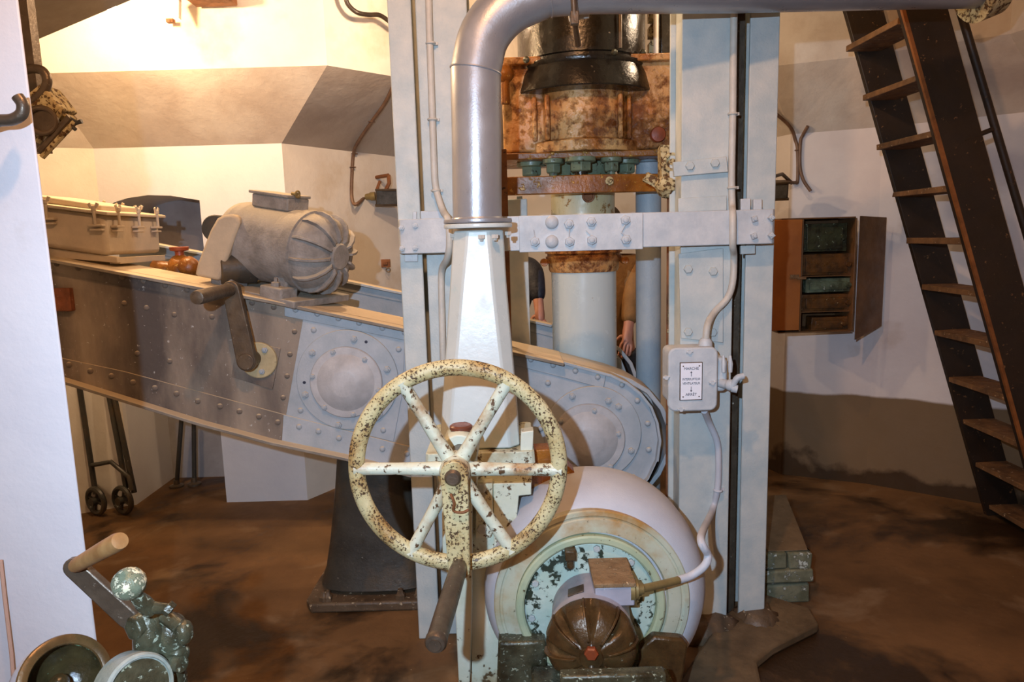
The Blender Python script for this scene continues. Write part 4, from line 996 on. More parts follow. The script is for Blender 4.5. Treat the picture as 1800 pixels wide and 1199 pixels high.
gl = P(1118, 1035, 1.96); mb = MB(); mb.lathe([(0.036, -0.012), (0.036, 0.0), (0.03, 0.004), (0.03, 0.012), (0.018, 0.014), (0.016, 0.03)], gl + Vector((-0.008, 0, 0)), (1, 0, 0), 24); mkobj('cable_gland', mb, m_brass, tbx)
npq = P(1008, 1028, 1.985); nn = (npq - (o_ + a_ * (npq - o_).dot(a_))).normalized(); cenp = o_ + a_ * (npq - o_).dot(a_) + nn * (Rb + 0.001)
Rn = Matrix((a_.cross(nn), a_, nn)).transposed()
mb = MB(); mb.box(cenp, (0.05, 0.045, 0.004), Rn); mkobj('name_plate', mb, m_steel, fm, 0.001)
fb = P(1002, 972, YF - 0.03); mb = MB(); mb.box(fb, (0.034, 0.05, 0.034)); mb.cyl(fb + Vector((0, 0, -0.05)), fb + Vector((0, 0, 0.0)), 0.012); mkobj('side_stud', mb, m_oily, fan, 0.004)
cab_ = [gl + Vector((0.02, 0, 0)), P(1160, 1028, 1.99), P(1192, 1020, 2.03)]
mb = MB(); mb.tube(catmull(cab_, 6), 0.012, 14); solo('motor_cable', mb, m_brass, 'yellow cable leaving the motor of the round blower', 'cable')

# ================================================================ switch box
YX = 2.50
ux0, ux1 = P(1175, 660, YX).x, P(1262, 660, YX).x
uz0, uz1 = P(1220, 723, YX).z, P(1220, 611, YX).z
sb = thing('switch_box', 'grey cast switch box with a white label plate on the right column', 'switch', ((ux0 + ux1) / 2, YX + .08, uz0))
def rrect(x0, x1, z0, z1, r, n=6):
    out_ = []
    for cx, cz, a0 in ((x1 - r, z1 - r, 0), (x0 + r, z1 - r, PI / 2), (x0 + r, z0 + r, PI), (x1 - r, z0 + r, 3 * PI / 2)):
        for k in range(n + 1):
            t_ = a0 + PI / 2 * k / n; out_.append((cx + r * math.cos(t_), cz + r * math.sin(t_)))
    return out_
mb = MB(); mb.prism(rrect(ux0, ux1, uz0, uz1, 0.028), YX, YX + 0.028); mkobj('lid', mb, m_strap, sb, 0.006)
mb = MB(); mb.prism(rrect(ux0 + 0.012, ux1 - 0.008, uz0 + 0.012, uz1 - 0.012, 0.022), YX + 0.028, YC - 0.001); mkobj('body', mb, m_strap, sb, 0.003)
# toggle housing on the right side
tx = ux1 + 0.03; tz = P(1280, 668, YX).z
mb = MB(); mb.prism(rrect(ux1 - 0.02, ux1 + 0.045, tz - 0.05, tz + 0.075, 0.02), YX + 0.035, YC - 0.005); hs_ = mkobj('side_housing', mb, m_strap, sb, 0.008)
for q in ((1272, 640), (1284, 640)):
    v = P(q[0], q[1], YX + 0.02); mb = MB(); mb.tube([v + Vector((0, 0, -0.03)), v, v + Vector((0.0, 0.005, 0.03))], [0.007, 0.009, 0.004], 10); mkobj('fin', mb, m_strap, hs_)
v = P(1280, 676, YX + 0.01); mb = MB(); mb.cyl(v + Vector((-0.02, 0.03, 0)), v + Vector((0.01, -0.02, 0)), 0.017, n=20); mb.sphere(v + Vector((0.005, -0.01, 0)), 0.021, 16, 10); mkobj('pivot', mb, m_strap, hs_)
lv = [P(1286, 682, YX - 0.01), P(1291, 672, YX - 0.015), P(1297, 664, YX - 0.02), P(1307, 661, YX - 0.02)]
mb = MB(); mb.tube(catmull(lv, 5), 0.0115, 14); mb.tube([lv[0], P(1296, 684, YX - .015)], 0.015, 12); mkobj('toggle_lever', mb, m_strap, hs_)
# label plate and its lettering
lx0, lx1 = P(1196, 665, YX - 0.001).x, P(1233, 665, YX - 0.001).x
lz0, lz1 = P(1214, 702, YX - .001).z, P(1214, 638, YX - .001).z
mb = MB(); mb.bb(lx0 - 0.003, lx1 + 0.003, YX - 0.004, YX + 0.001, lz0 - 0.003, lz1 + 0.003); mkobj('plate_frame', mb, m_steel, sb, 0.001)
mb = MB(); mb.bb(lx0, lx1, YX - 0.006, YX - 0.003, lz0, lz1); lp = mkobj('label_plate', mb, m_label, sb, 0.0005)
def text(s_, cx, cz, size, parent, Y, name='lettering', squeeze=1.0):
    cu = bpy.data.curves.new('t', 'FONT'); cu.body = s_; cu.size = size; cu.align_x = 'CENTER'; cu.align_y = 'CENTER'; cu.extrude = 0.0003
    to = bpy.data.objects.new('t', cu); col.objects.link(to)
    dg = bpy.context.evaluated_depsgraph_get(); me = bpy.data.meshes.new_from_object(to.evaluated_get(dg))
    bpy.data.objects.remove(to)
    me.name = name; me.materials.clear(); me.materials.append(m_ink)
    o = bpy.data.objects.new(name, me); col.objects.link(o); o.parent = parent
    o.rotation_euler = (PI / 2, 0, 0); o.scale = (squeeze, 1, 1); o.location = Vector((cx, Y, cz)) - wpos(parent); return o
lcx = (lx0 + lx1) / 2; lh = lz1 - lz0
text('MARCHE', lcx, lz1 - lh * 0.15, 0.0135, lp, YX - 0.0065)
text('INTERRUPTEUR', lcx, lz1 - lh * 0.44, 0.0118, lp, YX - 0.0065, squeeze=0.78)
text('VENTILATEUR', lcx, lz1 - lh * 0.555, 0.0118, lp, YX - 0.0065, squeeze=0.84)
text('ARRÊT', lcx, lz1 - lh * 0.86, 0.0135, lp, YX - 0.0065)
for zA, zB in ((lz1 - lh * 0.36, lz1 - lh * 0.22), (lz1 - lh * 0.64, lz1 - lh * 0.79)):
    mb = MB(); s_ = 1 if zB > zA else -1
    mb.prism([(lcx - 0.0009, zA), (lcx + 0.0009, zA), (lcx + 0.0009, zB - s_ * 0.006), (lcx + 0.004, zB - s_ * 0.006), (lcx, zB), (lcx - 0.004, zB - s_ * 0.006), (lcx - 0.0009, zB - s_ * 0.006)], YX - 0.0068, YX - 0.005); mkobj('arrow', mb, m_ink, lp)
for fx in (0.12, 0.88):
    for fz in (0.08, 0.92):
        mb = MB(); mb.lathe([(0.0028, 0), (0.002, 0.0015), (0.0005, 0.002)], (lx0 + (lx1 - lx0) * fx, YX - 0.006, lz0 + lh * fz), (0, -1, 0), 12); mkobj('screw', mb, m_steel, lp)
for q in ((1212, 619), (1252, 673), (1171, 664), (1197, 720)):
    v = P(q[0], q[1], YX - 0.002); mb = MB(); mb.cyl(v + Vector((-0.012, 0, 0)), v + Vector((0.012, 0, 0.003)), 0.005, n=10); mb.cyl(v + Vector((0, 0.012, 0)), v + Vector((0, -0.006, 0)), 0.008, n=6); mkobj('lid_screw', mb, m_strap, sb)

# ================================================================ conduits
def conduit(name, pts, r, mat, label, cat='conduit', clips=(), k=6):
    t = thing(name, label, cat, pts[len(pts) // 2]); path = catmull(pts, k)
    mb = MB(); mb.tube(path, r, 14); mkobj('tube', mb, mat, t, 0, 60)
    for cpt in clips:
        mb = MB(); c_ = Vector(cpt); mb.torus(c_, (0, 0, 1), r * 1.15, r * 0.35, 20, 8); mb.bb(c_.x - r * 0.5, c_.x + r * 2.0, c_.y + r * 0.3, c_.y + r * 1.2, c_.z - r * 0.4, c_.z + r * 0.4); mkobj('clip', mb, mat, t)
    return t
y_ = YC + 0.012
conduit('wall_conduit', [P(753, -20, y_), P(755, 60, y_), P(758, 150, y_), P(763, 290, y_), P(766, 330, y_), P(778, 370, y_ - 0.03), P(788, 388, YS - 0.03), P(790, 430, YS - 0.03), P(786, 455, YS), P(776, 480, y_), P(777, 560, y_), P(779, 640, y_ - 0.0)], 0.0125, m_conduit, 'pale painted conduit clipped up the left grey column', clips=[P(757, 76, y_), P(760, 210, y_), P(766, 335, y_)])
y_ = YC - 0.014
conduit('wall_conduit', [P(1291, -20, y_), P(1289, 100, y_), P(1288, 200, y_), P(1286, 310, y_), P(1287, 360, y_), P(1288, 378, YS - 0.016), P(1288, 430, YS - 0.016), P(1290, 450, y_), P(1288, 495, y_), P(1278, 525, y_ - 0.01), P(1255, 550, y_ - 0.03), P(1243, 575, YX + 0.05), P(1240, 618, YX + 0.05)], 0.0125, m_conduit, 'pale painted conduit running down the right grey column to the switch box', clips=[P(1288, 200, y_), P(1287, 330, y_)])
mb = MB(); v = P(1240, 600, YX + 0.05); mb.lathe([(0.026, -0.03), (0.024, 0.0), (0.015, 0.012)], v, (0, 0, 1), 20); solo('conduit_gland', mb, m_strap, 'tapered gland where the conduit enters the top of the switch box', 'gland')
conduit('cable_conduit', [P(1238, 722, YX + 0.06), P(1246, 742, y_ - 0.02), P(1260, 775, y_), P(1263, 810, y_), P(1261, 860, y_), P(1251, 900, y_ - 0.03), P(1232, 945, YF - 0.02), P(1244, 975, YF - 0.05), P(1238, 995, YF - 0.06), P(1215, 1012, YF - 0.06), P(1188, 1021, 2.04)], 0.0125, m_fan, 'grey conduit curving from the switch box down over the round blower', clips=[P(1262, 862, y_)])
# ================================================================ turret mechanism in the centre
AX = P(1025, 400, 3.36); axx = AX.x; YT = 3.36
def zpx(py, Y, px=1025): return P(px, py, Y).z
drum = thing('turret_drum', 'big oily black drum above the rusted casting at top centre', 'drum', (axx, YT, zpx(150, YT - 0.3)))
Rd = 0.285
za = zpx(150, YT - Rd - 0.02); zb2 = zpx(88, YT - Rd)
mb = MB(); mb.lathe([(Rd - 0.04, za - 0.004), (Rd + 0.035, za), (Rd + 0.038, za + 0.006), (Rd + 0.022, za + 0.075), (Rd + 0.008, za + 0.105), (Rd + 0.012, za + 0.112), (Rd + 0.012, za + 0.125), (Rd - 0.008, za + 0.13), (Rd - 0.008, za + 0.142), (Rd, za + 0.146), (Rd, ZC - 0.01)], (axx, YT, 0), (0, 0, 1), 72); mkobj('shell', mb, m_black, drum, 0, 30)
for q in ((925, 105), (1080, 92), (1130, 92)):
    v = P(q[0], q[1], YT - Rd - 0.02 if q[0] < 1100 else YT - Rd + 0.1)
    mb = MB(); mb.sphere(v, 0.014, 10, 8); mkobj('grease_nipple', mb, m_greasy, drum)
mb = MB(); x0 = P(1098, 50, YT - 0.2).x
mb.cyl((P(1090, 50, YT - 0.27).x, YT - 0.27, za + 0.15), (P(1090, 50, YT - 0.27).x, YT - 0.27, ZC - 0.02), 0.008); mkobj('oil_line', mb, m_steel, drum)

yc_ = YT - 0.27
cast = thing('rusted_crosshead', 'wide rusted casting with a bulging round centre between the two columns', 'casting', (axx, YT, zpx(262, YT - 0.3)))
zlo, zhi = zpx(262, YT - 0.3), zpx(118, YT - 0.2)
mb = MB(); xl_, xr_ = P(876, 200, YT).x, P(1209, 200, YT).x
mb.bb(xl_ + 0.02, xr_ + 0.02, YT - 0.16, YT + 0.16, zlo + 0.01, zhi + 0.04); mkobj('cross_beam', mb, m_rustcast, cast, 0.01)
mb = MB(); mb.bb(xl_, xr_ + 0.03, YT - 0.2, YT + 0.2, zhi + 0.02, zhi + 0.05); mkobj('top_plate', mb, m_rustcast, cast, 0.006)
Rc = 0.245
mb = MB(); mb.lathe([(Rc + 0.03, zlo), (Rc + 0.03, zlo + 0.045), (Rc, zlo + 0.055), (Rc, zhi - 0.0), (Rc - 0.02, za - 0.002)], (axx, YT, 0), (0, 0, 1), 64); mkobj('central_boss', mb, m_rustcast, cast, 0.003)
for q in (940, 962, 1090, 1108):
    xx = P(q, 200, YT - 0.22).x; mb = MB(); mb.bb(xx - 0.010, xx + 0.010, YT - 0.24 if 950 < q < 1100 else YT - 0.2, YT - 0.15, zlo + 0.05, za - 0.02); mkobj('web_rib', mb, m_rustcast, cast, 0.008)
v = P(1156, 237, YT - 0.16); mb = MB(); mb.lathe([(0.034, -0.01), (0.034, 0.012), (0.03, 0.02), (0.001, 0.024)], v, (0, -1, 0), 28); mkobj('red_plug', mb, m_red, cast)
mb = MB(); mb.bb(xl_ - 0.005, xr_ + 0.04, YT - 0.22, YT + 0.22, zlo - 0.028, zlo); mkobj('bottom_plate', mb, m_rustwet, cast, 0.005)
zp = zlo - 0.028
def bignut(px, py, s_=1.0, dark=False):
    v = P(px, py, YT - 0.2 + (0.12 if abs(px - 1020) > 60 else 0.0) if px != 1020 else YT - 0.24)
    v.z = zp
    mb = MB(); mb.lathe([(0.066 * s_, 0), (0.066 * s_, 0.018), (0.05 * s_, 0.022)], v, (0, 0, -1), 24); mb.lathe([(0.048 * s_, 0.018), (0.048 * s_, 0.055), (0.04 * s_, 0.06)], v, (0, 0, -1), 6); n_ = mkobj('hanging_nut', mb, m_greenfit, cast, 0.002)
    mb = MB(); L_ = 0.14 if dark else 0.09
    mb.lathe([(0.026 * s_, 0.05), (0.026 * s_, L_ - 0.02), (0.018 * s_, L_), (0.004, L_ + 0.004)], v, (0, 0, -1), 20); mkobj('stud', mb, m_black if dark else m_greenfit, n_)
bignut(1020, 280, 1.0, True); bignut(934, 285, 1.0); bignut(1100, 280, 0.9); bignut(972, 272, 0.7); bignut(1074, 272, 0.7)
# green gland body above the ring
mb = MB(); mb.lathe([(0.16, 0), (0.165, 0.03), (0.15, 0.06), (0.15, 0.11)], (axx, YT, zp - 0.115), (0, 0, 1), 40); mkobj('gland_body', mb, m_greenfit, cast, 0.004)

# rusty clamp ring / tie bar
zr = (zpx(308, YT - 0.24), zpx(340, YT - 0.24))
tb_ = thing('rusty_tie_bar', 'rusty brown curved bar crossing in front of the stained plunger top', 'tie bar', (axx, YT - 0.2, zr[1]))
xa_, xb_ = P(880, 325, YT - 0.22).x, P(1178, 325, YT - 0.2).x
pts = [(xa_, YT - 0.26), (axx - 0.2, YT - 0.26), (axx, YT - 0.275), (axx + 0.2, YT - 0.24), (xb_, YT - 0.2), (xb_, YT - 0.17), (axx + 0.2, YT - 0.205), (axx, YT - 0.225), (axx - 0.2, YT - 0.225), (xa_, YT - 0.225)]
mb = MB(); mb.plan(pts, zr[1], zr[0]); mkobj('bar', mb, m_rustwet, tb_, 0.004)
v = P(1071, 318, YT - 0.262); mb = MB(); mb.lathe([(0.018, 0), (0.018, 0.008), (0.01, 0.01), (0.008, 0.02)], v, (0, -1, 0), 14); mkobj('bolt', mb, m_crust, tb_)

# plunger
pl_ = thing('turret_plunger', 'thick pale blue white vertical plunger standing between the two girders', 'plunger', (axx, YT, 0))
Rq = 0.152; s_y = YT - Rq
zc1, zc2 = zpx(442, s_y), zpx(475, s_y)
mb = MB(); mb.lathe([(Rq, 0.0), (Rq, zc2)], (axx, YT, 0), (0, 0, 1), 64); mkobj('lower_tube', mb, m_plunger, pl_)
mb = MB(); mb.lathe([(Rq + 0.006, zc2 - 0.012), (Rq + 0.012, zc2), (Rq + 0.014, zc2 + 0.035), (Rq + 0.024, zc2 + 0.05), (Rq + 0.026, zc2 + 0.06), (Rq + 0.018, zc2 + 0.062), (Rq + 0.018, zc2 + 0.072), (Rq + 0.028, zc2 + 0.075), (Rq + 0.028, zc2 + 0.09), (Rq + 0.01, zc2 + 0.092)], (axx, YT, 0), (0, 0, 1), 64); clp = mkobj('clamp_collar', mb, m_rustcast, pl_)
for s_ in (-1, 1):
    mb = MB(); v = Vector((axx + s_ * (Rq + 0.035), YT - 0.03, zc2 + 0.035)); mb.cyl(v + Vector((0, -0.03, 0)), v + Vector((0, 0.03, 0)), 0.018, n=16); mb.box(v + Vector((-s_ * 0.018, 0, 0.005)), (0.03, 0.04, 0.02)); mkobj('clamp_ear', mb, m_rustwet, clp, 0.003)
mb = MB(); mb.lathe([(Rq * 0.97, zc2 + 0.09), (Rq * 0.97, zp - 0.1)], (axx, YT, 0), (0, 0, 1), 64); mkobj('upper_tube', mb, m_plungtop, pl_)
v = P(1034, 345, YT - Rq * 0.97); mb = MB(); mb.lathe([(0.028, -0.01), (0.028, 0.008), (0.02, 0.008), (0.018, 0.002), (0.001, 0.002)], v, (0, -1, 0), 28); mkobj('plug', mb, m_rust, pl_)

# blue grey pipe and guide post
yb_ = 3.30
zb_ = [P(1142, y, yb_) for y in (700, 335, 278)]
bp_ = thing('hydraulic_pipe', 'blue grey vertical pipe just right of the thick plunger', 'pipe', (zb_[0].x, yb_, 0.0))
rb = 22 * S(1142, 500, yb_)
mb = MB(); mb.lathe([(rb, 0.0), (rb, zb_[2].z - 0.045)], (zb_[1].x, yb_ + 0.03, 0), (0, 0, 1), 36); mkobj('tube', mb, m_bluepipe, bp_)
mb = MB(); zt2 = zb_[2].z
mb.lathe([(rb * 0.96, zt2 - 0.05), (rb * 0.96, zt2 - 0.02), (rb * 0.6, zt2 - 0.01), (rb * 0.75, zt2), (rb * 0.7, zt2 + 0.015)], (zb_[1].x, yb_ + 0.03, 0), (0, 0, 1), 30); mkobj('cap', mb, m_bluepipe, bp_)
gp_ = thing('guide_post', 'plain grey upright post between the white duct and the plunger', 'post', (P(908, 600, 3.3).x, 3.3, 0))
a = P(884, 500, 3.28).x; b = P(930, 500, 3.28).x
mb = MB(); mb.bb(a, b, 3.28, 3.36, 0, P(900, 350, 3.28).z); mkobj('post', mb, m_col, gp_, 0.004)
def upright(px0, px1, py0, Y, mat, label, name='angle_post', d=0.04):
    a = P(px0, 500, Y).x; b = P(px1, 500, Y).x; mb = MB()
    mb.bb(a, b, Y, Y + 0.008, 0, P(px0, py0, Y).z); mb.bb(b - 0.008, b, Y + 0.008, Y + d, 0, P(px0, py0, Y).z)
    return solo(name, mb, mat, label, 'post', None, 0.002)
upright(1172, 1188, 300, 2.95, m_rust, 'rusty brown angle post close to the left edge of the right grey column')
upright(883, 897, 262, 3.0, m_rust, 'rusty brown upright next to the right side of the silver pipe')
upright(912, 922, 345, 3.4, m_bluepipe, 'thin blue grey upright rod left of the stained plunger top', 'upright_rod')
mb = MB(); v = P(1178, 570, 2.9); mb.cyl((v.x, 2.9, v.z), (v.x, 2.9, v.z + 0.06), 0.01); mb.box((v.x + 0.012, 2.9, v.z + 0.03), (0.02, 0.02, 0.1)); mb.cyl((v.x - 0.01, 2.91, v.z - 0.03), (v.x + 0.05, 2.9, v.z - 0.035), 0.008); mb.jitter(0.001, 1)
solo('small_drain_cock', mb, m_crust, 'small crusted white cock on the left edge of the right column above the switch box', 'cock', None, 0.002)
cv = P(1183, 285, 2.86)
vv = thing('crusted_valve', 'crusted cream coloured valve with round face at the left edge of the right column', 'valve', cv)
mb = MB(); mb.box(cv + Vector((0.0, 0.04, -0.01)), (0.09, 0.08, 0.15)); mb.sphere(cv + Vector((-0.02, 0.02, -0.09)), 0.045, 14, 8); mb.cyl(cv + Vector((-0.03, 0.03, -0.09)), cv + Vector((-0.10, 0.05, -0.05)), 0.018); mb.jitter(0.005, 2); mkobj('body', mb, m_crust, vv, 0.006, 50)
mb = MB(); mb.torus(cv + Vector((-0.005, -0.005, 0.0)), (0, 1, 0), 0.03, 0.008, 28, 8); mb.cyl(cv + Vector((-0.005, 0.01, 0)), cv + Vector((-0.005, -0.015, 0)), 0.013); mkobj('round_face', mb, m_crust, vv)

# machinery seen top centre right of the drum
t = thing('relay_rack', 'dark tall machinery cabinet with pale rod, top centre right of the black drum', 'machinery', (P(1176, 60, 3.5).x, 3.55, zhi + .05))
a = P(1160, 60, 3.5).x; b = P(1196, 60, 3.5).x; zq = P(1180, 104, 3.5).z
mb = MB(); mb.bb(a, b, 3.5, 3.75, zhi + 0.05, ZC - 0.1); mkobj('dark_panel', mb, m_black, t, 0.01)
mb = MB(); a = P(1154, 60, 3.45).x; mb.cyl((a, 3.46, zhi + 0.05), (a, 3.46, ZC - 0.1), 0.012); mkobj('pale_rod', mb, m_conduit, t)
for i in range(7):
    v = P(1202, 22 + i * 11, 3.4); mb = MB(); mb.torus(v, (0.3, 1, 0.2), 0.018, 0.008, 16, 8); mkobj('cable_loop', mb, m_crust, t)
for i in range(3):
    v = P(1145, 30 + i * 28, 3.6); mb = MB(); mb.box(v, (0.03, 0.05, 0.05)); mb.cyl(v + Vector((0, -0.04, 0.02)), v + Vector((0, 0.0, 0.02)), 0.012); mkobj('relay', mb, m_crust, t, 0.003)
mb = MB(); v = P(886, 130, 3.1); mb.sphere(v, 0.04, 14, 8); mb.cyl(v, v + Vector((0, 0, -0.12)), 0.02); mb.jitter(0.003, 4); solo('oiler', mb, m_rustwet, 'dark rusty oiler on the left shoulder of the rusted casting', 'oiler')

# ================================================================ conduits and floodlights on the rear walls
def floodlight(name, label, hx, hy, Y, face, yaw, roll_, witharm=True, mat=m_glass):
    o = P(hx, hy, Y)
    t = thing(name, label, 'floodlight', o)
    Rz = Matrix.Rotation(yaw, 3, 'Z') @ Matrix.Rotation(roll_, 3, 'X')
    mb = MB(); rings = []
    for (w_, h_, y_) in ((0.035, 0.025, 0.07), (0.06, 0.045, 0.05), (0.082, 0.052, 0.0)):
        rings.append([o + Rz @ Vector((sx * w_, y_, sz * h_)) for sx, sz in ((-1, -1), (1, -1), (1, 1), (-1, 1))])
    mb.loft(rings); mkobj('shell', mb, m_steel, t, 0.004)
    mb = MB(); mb.box(o + Rz @ Vector((0, -0.004, 0)), (0.15, 0.006, 0.09), Rz); mkobj('glass', mb, mat, t, 0.002)
    mb = MB(); mb.box(o + Rz @ Vector((0, -0.004, 0.052)), (0.172, 0.016, 0.012), Rz); mb.box(o + Rz @ Vector((0, -0.004, -0.052)), (0.172, 0.016, 0.012), Rz); mkobj('frame', mb, m_steel, t, 0.001)
    return t, o, Rz
Yl = on_left_wall(682, 347, 0.12).y
t, o, Rz = floodlight('floodlight', 'small rusty floodlight on the back wall left of the grey column, conduit entering it', 682, 347, Yl, None, 0.35, 0.35)
b0_ = P(660, 312, Yl + 0.09); b1_ = P(683, 308, Yl + 0.03); b2_ = P(676, 338, Yl + 0.02)
mb = MB(); mb.tube([b0_, b1_], 0.012, 8); mb.tube([b1_, P(684, 322, Yl + .02), b2_], 0.013, 8); mb.tube([P(668, 318, Yl + .03), P(662, 334, Yl + .02)], 0.01, 8); mkobj('bracket', mb, m_rust, t)
mb = MB(); mb.lathe([(0.010, 0), (0.014, 0.02), (0.02, 0.025), (0.022, 0.05), (0.028, 0.06), (0.028, 0.09)], P(636, 347, Yl), P(656, 345, Yl) - P(636, 347, Yl), 18); mkobj('cable_gland', mb, m_brass, t)
def wallpt(px, py, Y): return P(px, py, Y)
conduit('brown_conduit', [on_left_soffit(692, 150, .06), on_left_soffit(676, 182, .06), on_left_soffit(652, 216, .05), on_left_soffit(627, 254, 0.03), on_left_wall(621, 274, 0.016), on_left_wall(619, 300), on_left_wall(618, 340, 0.014), on_left_wall(621, 357, 0.03), on_left_wall(628, 358, 0.06), P(640, 348, Yl)], 0.011, m_darkpipe, 'brown conduit down the soffit and wall to the floodlight left of the grey column', clips=[on_left_soffit(652, 214, .05), on_left_wall(622, 270, 0.014), on_left_wall(619, 294)])
conduit('black_cable', [on_left_upper(606, -10, .1), on_left_upper(612, 8, .1), on_left_upper(628, 22, .12), on_left_upper(648, 26, .12), on_left_upper(668, 27, .12), on_left_upper(690, 42, .12)], 0.012, m_blackrub, 'black cable looping across the upper wall at the top left of the grey column', 'cable')
conduit('brown_conduit', [on_right_soffit(1352, 190), on_right_soffit(1388, 222), on_right_wall(1398, 246), on_right_wall(1402, 265), on_right_wall(1402, 316), on_right_wall(1397, 321, 0.03), on_right_wall(1378, 319, 0.08)], 0.010, m_darkpipe, 'brown conduit reaching the floodlight right of the right grey column', clips=[on_right_wall(1401, 264)])
conduit('brown_conduit', [on_right_soffit(1420, 222), on_right_wall(1411, 238), on_right_wall(1407, 250), on_right_wall(1406, 290), on_right_wall(1412, 316), on_right_wall(1425, 336)], 0.010, m_darkpipe, 'thin conduit bending away to the right on the wall above the cabinet')
t, o, Rz = floodlight('floodlight', 'dark floodlight half hidden behind the right grey column above the cabinet', 1360, 336, 4.25, None, -0.3, 0.5)
mb = MB(); mb.tube([P(1355, 312, 4.3), P(1375, 306, 4.4), P(1392, 322, 4.45)], 0.011, 8); mkobj('bracket', mb, m_steel, t)

# small rusty plate with a padlock ring
v = on_left_wall(678, 463, 0.02)
t = thing('hasp_plate', 'small rusty square plate with a hanging ring on the wall above the girder', 'hasp', v)
mb = MB(); mb.box(v, (0.062, 0.02, 0.055)); mb.box(v + Vector((0, -0.014, 0)), (0.03, 0.012, 0.02)); mkobj('plate', mb, m_rust, t, 0.002)
mb = MB(); mb.torus(v + Vector((0.016, -0.01, -0.045)), (0, 1, 0), 0.014, 0.0035, 20, 8); mkobj('ring', mb, m_steel, t)

# bits on the upper left wall
t = thing('lamp_holder', 'lit bare bulb peeping past the sloping slab at the upper left', 'lamp', P(196, -4, 3.2))
v = P(195, 13, 3.2); mb = MB(); mb.sphere(v, 0.018, 18, 12, (1.3, 1, 0.8)); mkobj('bulb', mb, m_bulb, t)
mb = MB(); mb.cyl(v + Vector((0, 0, 0.01)), (v.x, v.y, ZC), 0.008); mkobj('stem', mb, m_blackrub, t)
mb = MB(); q = XZ([(299, 0), (315, -4), (314, 32)], 3.8); mb.prism([(q[0][0], q[0][1]), (q[2][0], q[2][1]), (q[1][0], q[1][1] + .02)], 3.8, 3.83); solo('wall_bracket', mb, m_conduit, 'small pointed bracket on the bright upper wall', 'bracket')
mb = MB(); mb.box(P(300, 37, 3.88), (0.035, 0.03, 0.018)); solo('rusty_peg', mb, m_rust, 'tiny rusty peg below the pointed bracket on the bright wall', 'peg')
mb = MB(); a = P(330, 2, 3.8); b = P(405, 2, 3.8); mb.bb(a.x, b.x, 3.78, 3.9, a.z, a.z + 0.05); solo('rusty_bar', mb, m_rust, 'rusty bar along the top edge above the bright wall', 'bar', None, 0.005)

# rusted apparatus hanging at the far upper left
vh = P(84, 205, 2.3)
t = thing('rusted_apparatus', 'rusty round faced apparatus with a curved grab handle beside the near white wall, upper left', 'apparatus', vh)
mb = MB(); mb.tube(catmull([P(30, 128, 2.3), P(52, 121, 2.3), P(74, 124, 2.3), P(83, 140, 2.3), P(78, 158, 2.3), P(60, 176, 2.3), P(40, 190, 2.3)], 6), 0.014, 12); mkobj('grab_handle', mb, m_steel, t)
ang = 0.62; Ra = Matrix.Rotation(ang, 3, 'Y')
def at_(px, py, Y=2.3): return P(px, py, Y)
mb = MB(); c_ = at_(72, 200, 2.34); mb.box(c_, (0.16, 0.10, 0.09), Matrix.Rotation(-0.6, 3, 'Y')); mb.box(at_(85, 178, 2.36), (0.06, 0.08, 0.05), Matrix.Rotation(0.7, 3, 'Y')); mb.box(at_(104, 196, 2.36), (0.09, 0.06, 0.03), Matrix.Rotation(0.75, 3, 'Y')); mkobj('body', mb, m_crust, t, 0.006)
mb = MB(); c2_ = at_(73, 212, 2.28); mb.torus(c2_, (0.35, -1, 0), 0.038, 0.009, 36, 10); mb.cyl(c2_ + Vector((0, 0.03, 0)), c2_ + Vector((0.003, 0.0, 0)), 0.034, n=28); mkobj('round_face', mb, m_steel, t)
for (p_, q_, r_) in (((70, 268), (124, 206), 0.012), ((74, 276), (132, 214), 0.009), ((66, 250), (112, 190), 0.008)):
    mb = MB(); mb.cyl(at_(*p_), at_(*q_), r_, n=10); mkobj('rail', mb, m_steel if r_ > .01 else m_crust, t)
mb = MB(); mb.tube([at_(122, 208), at_(134, 216), at_(144, 213)], 0.007, 8); mb.tube([at_(126, 222), at_(133, 228)], 0.006, 8); mkobj('wing_screw', mb, m_blackcast, t)
mb = MB(); mb.bb(vh.x - 0.12, vh.x - 0.06, 2.36, 2.4, vh.z - 0.1, ZC); mkobj('hanger', mb, m_steel, t)

# hook and string on the near white wall
t = solo('wall_hook', MB().tube(catmull([P(-14, 216, YN - .05), P(0, 212, YN - .05), P(22, 210, YN - .05), P(38, 200, YN - .05), P(40, 184, YN - .05), P(31, 170, YN - .05)], 6), 0.0115, 14), m_steel, 'bent dark iron hook on the near white wall', 'hook')
mb = MB(); mb.cyl(P(-14, 216, YN - .05), P(-14, 216, YN + 0.02), 0.0115); mkobj('shank', mb, m_steel, t)
solo('hanging_string', MB().tube([P(1, 985, YN - .01), P(8, 1050, YN - .012), P(20, 1150, YN - .015), P(26, 1230, YN - .018)], 0.004, 8), m_twine, 'pinkish string hanging down the near white wall', 'string')

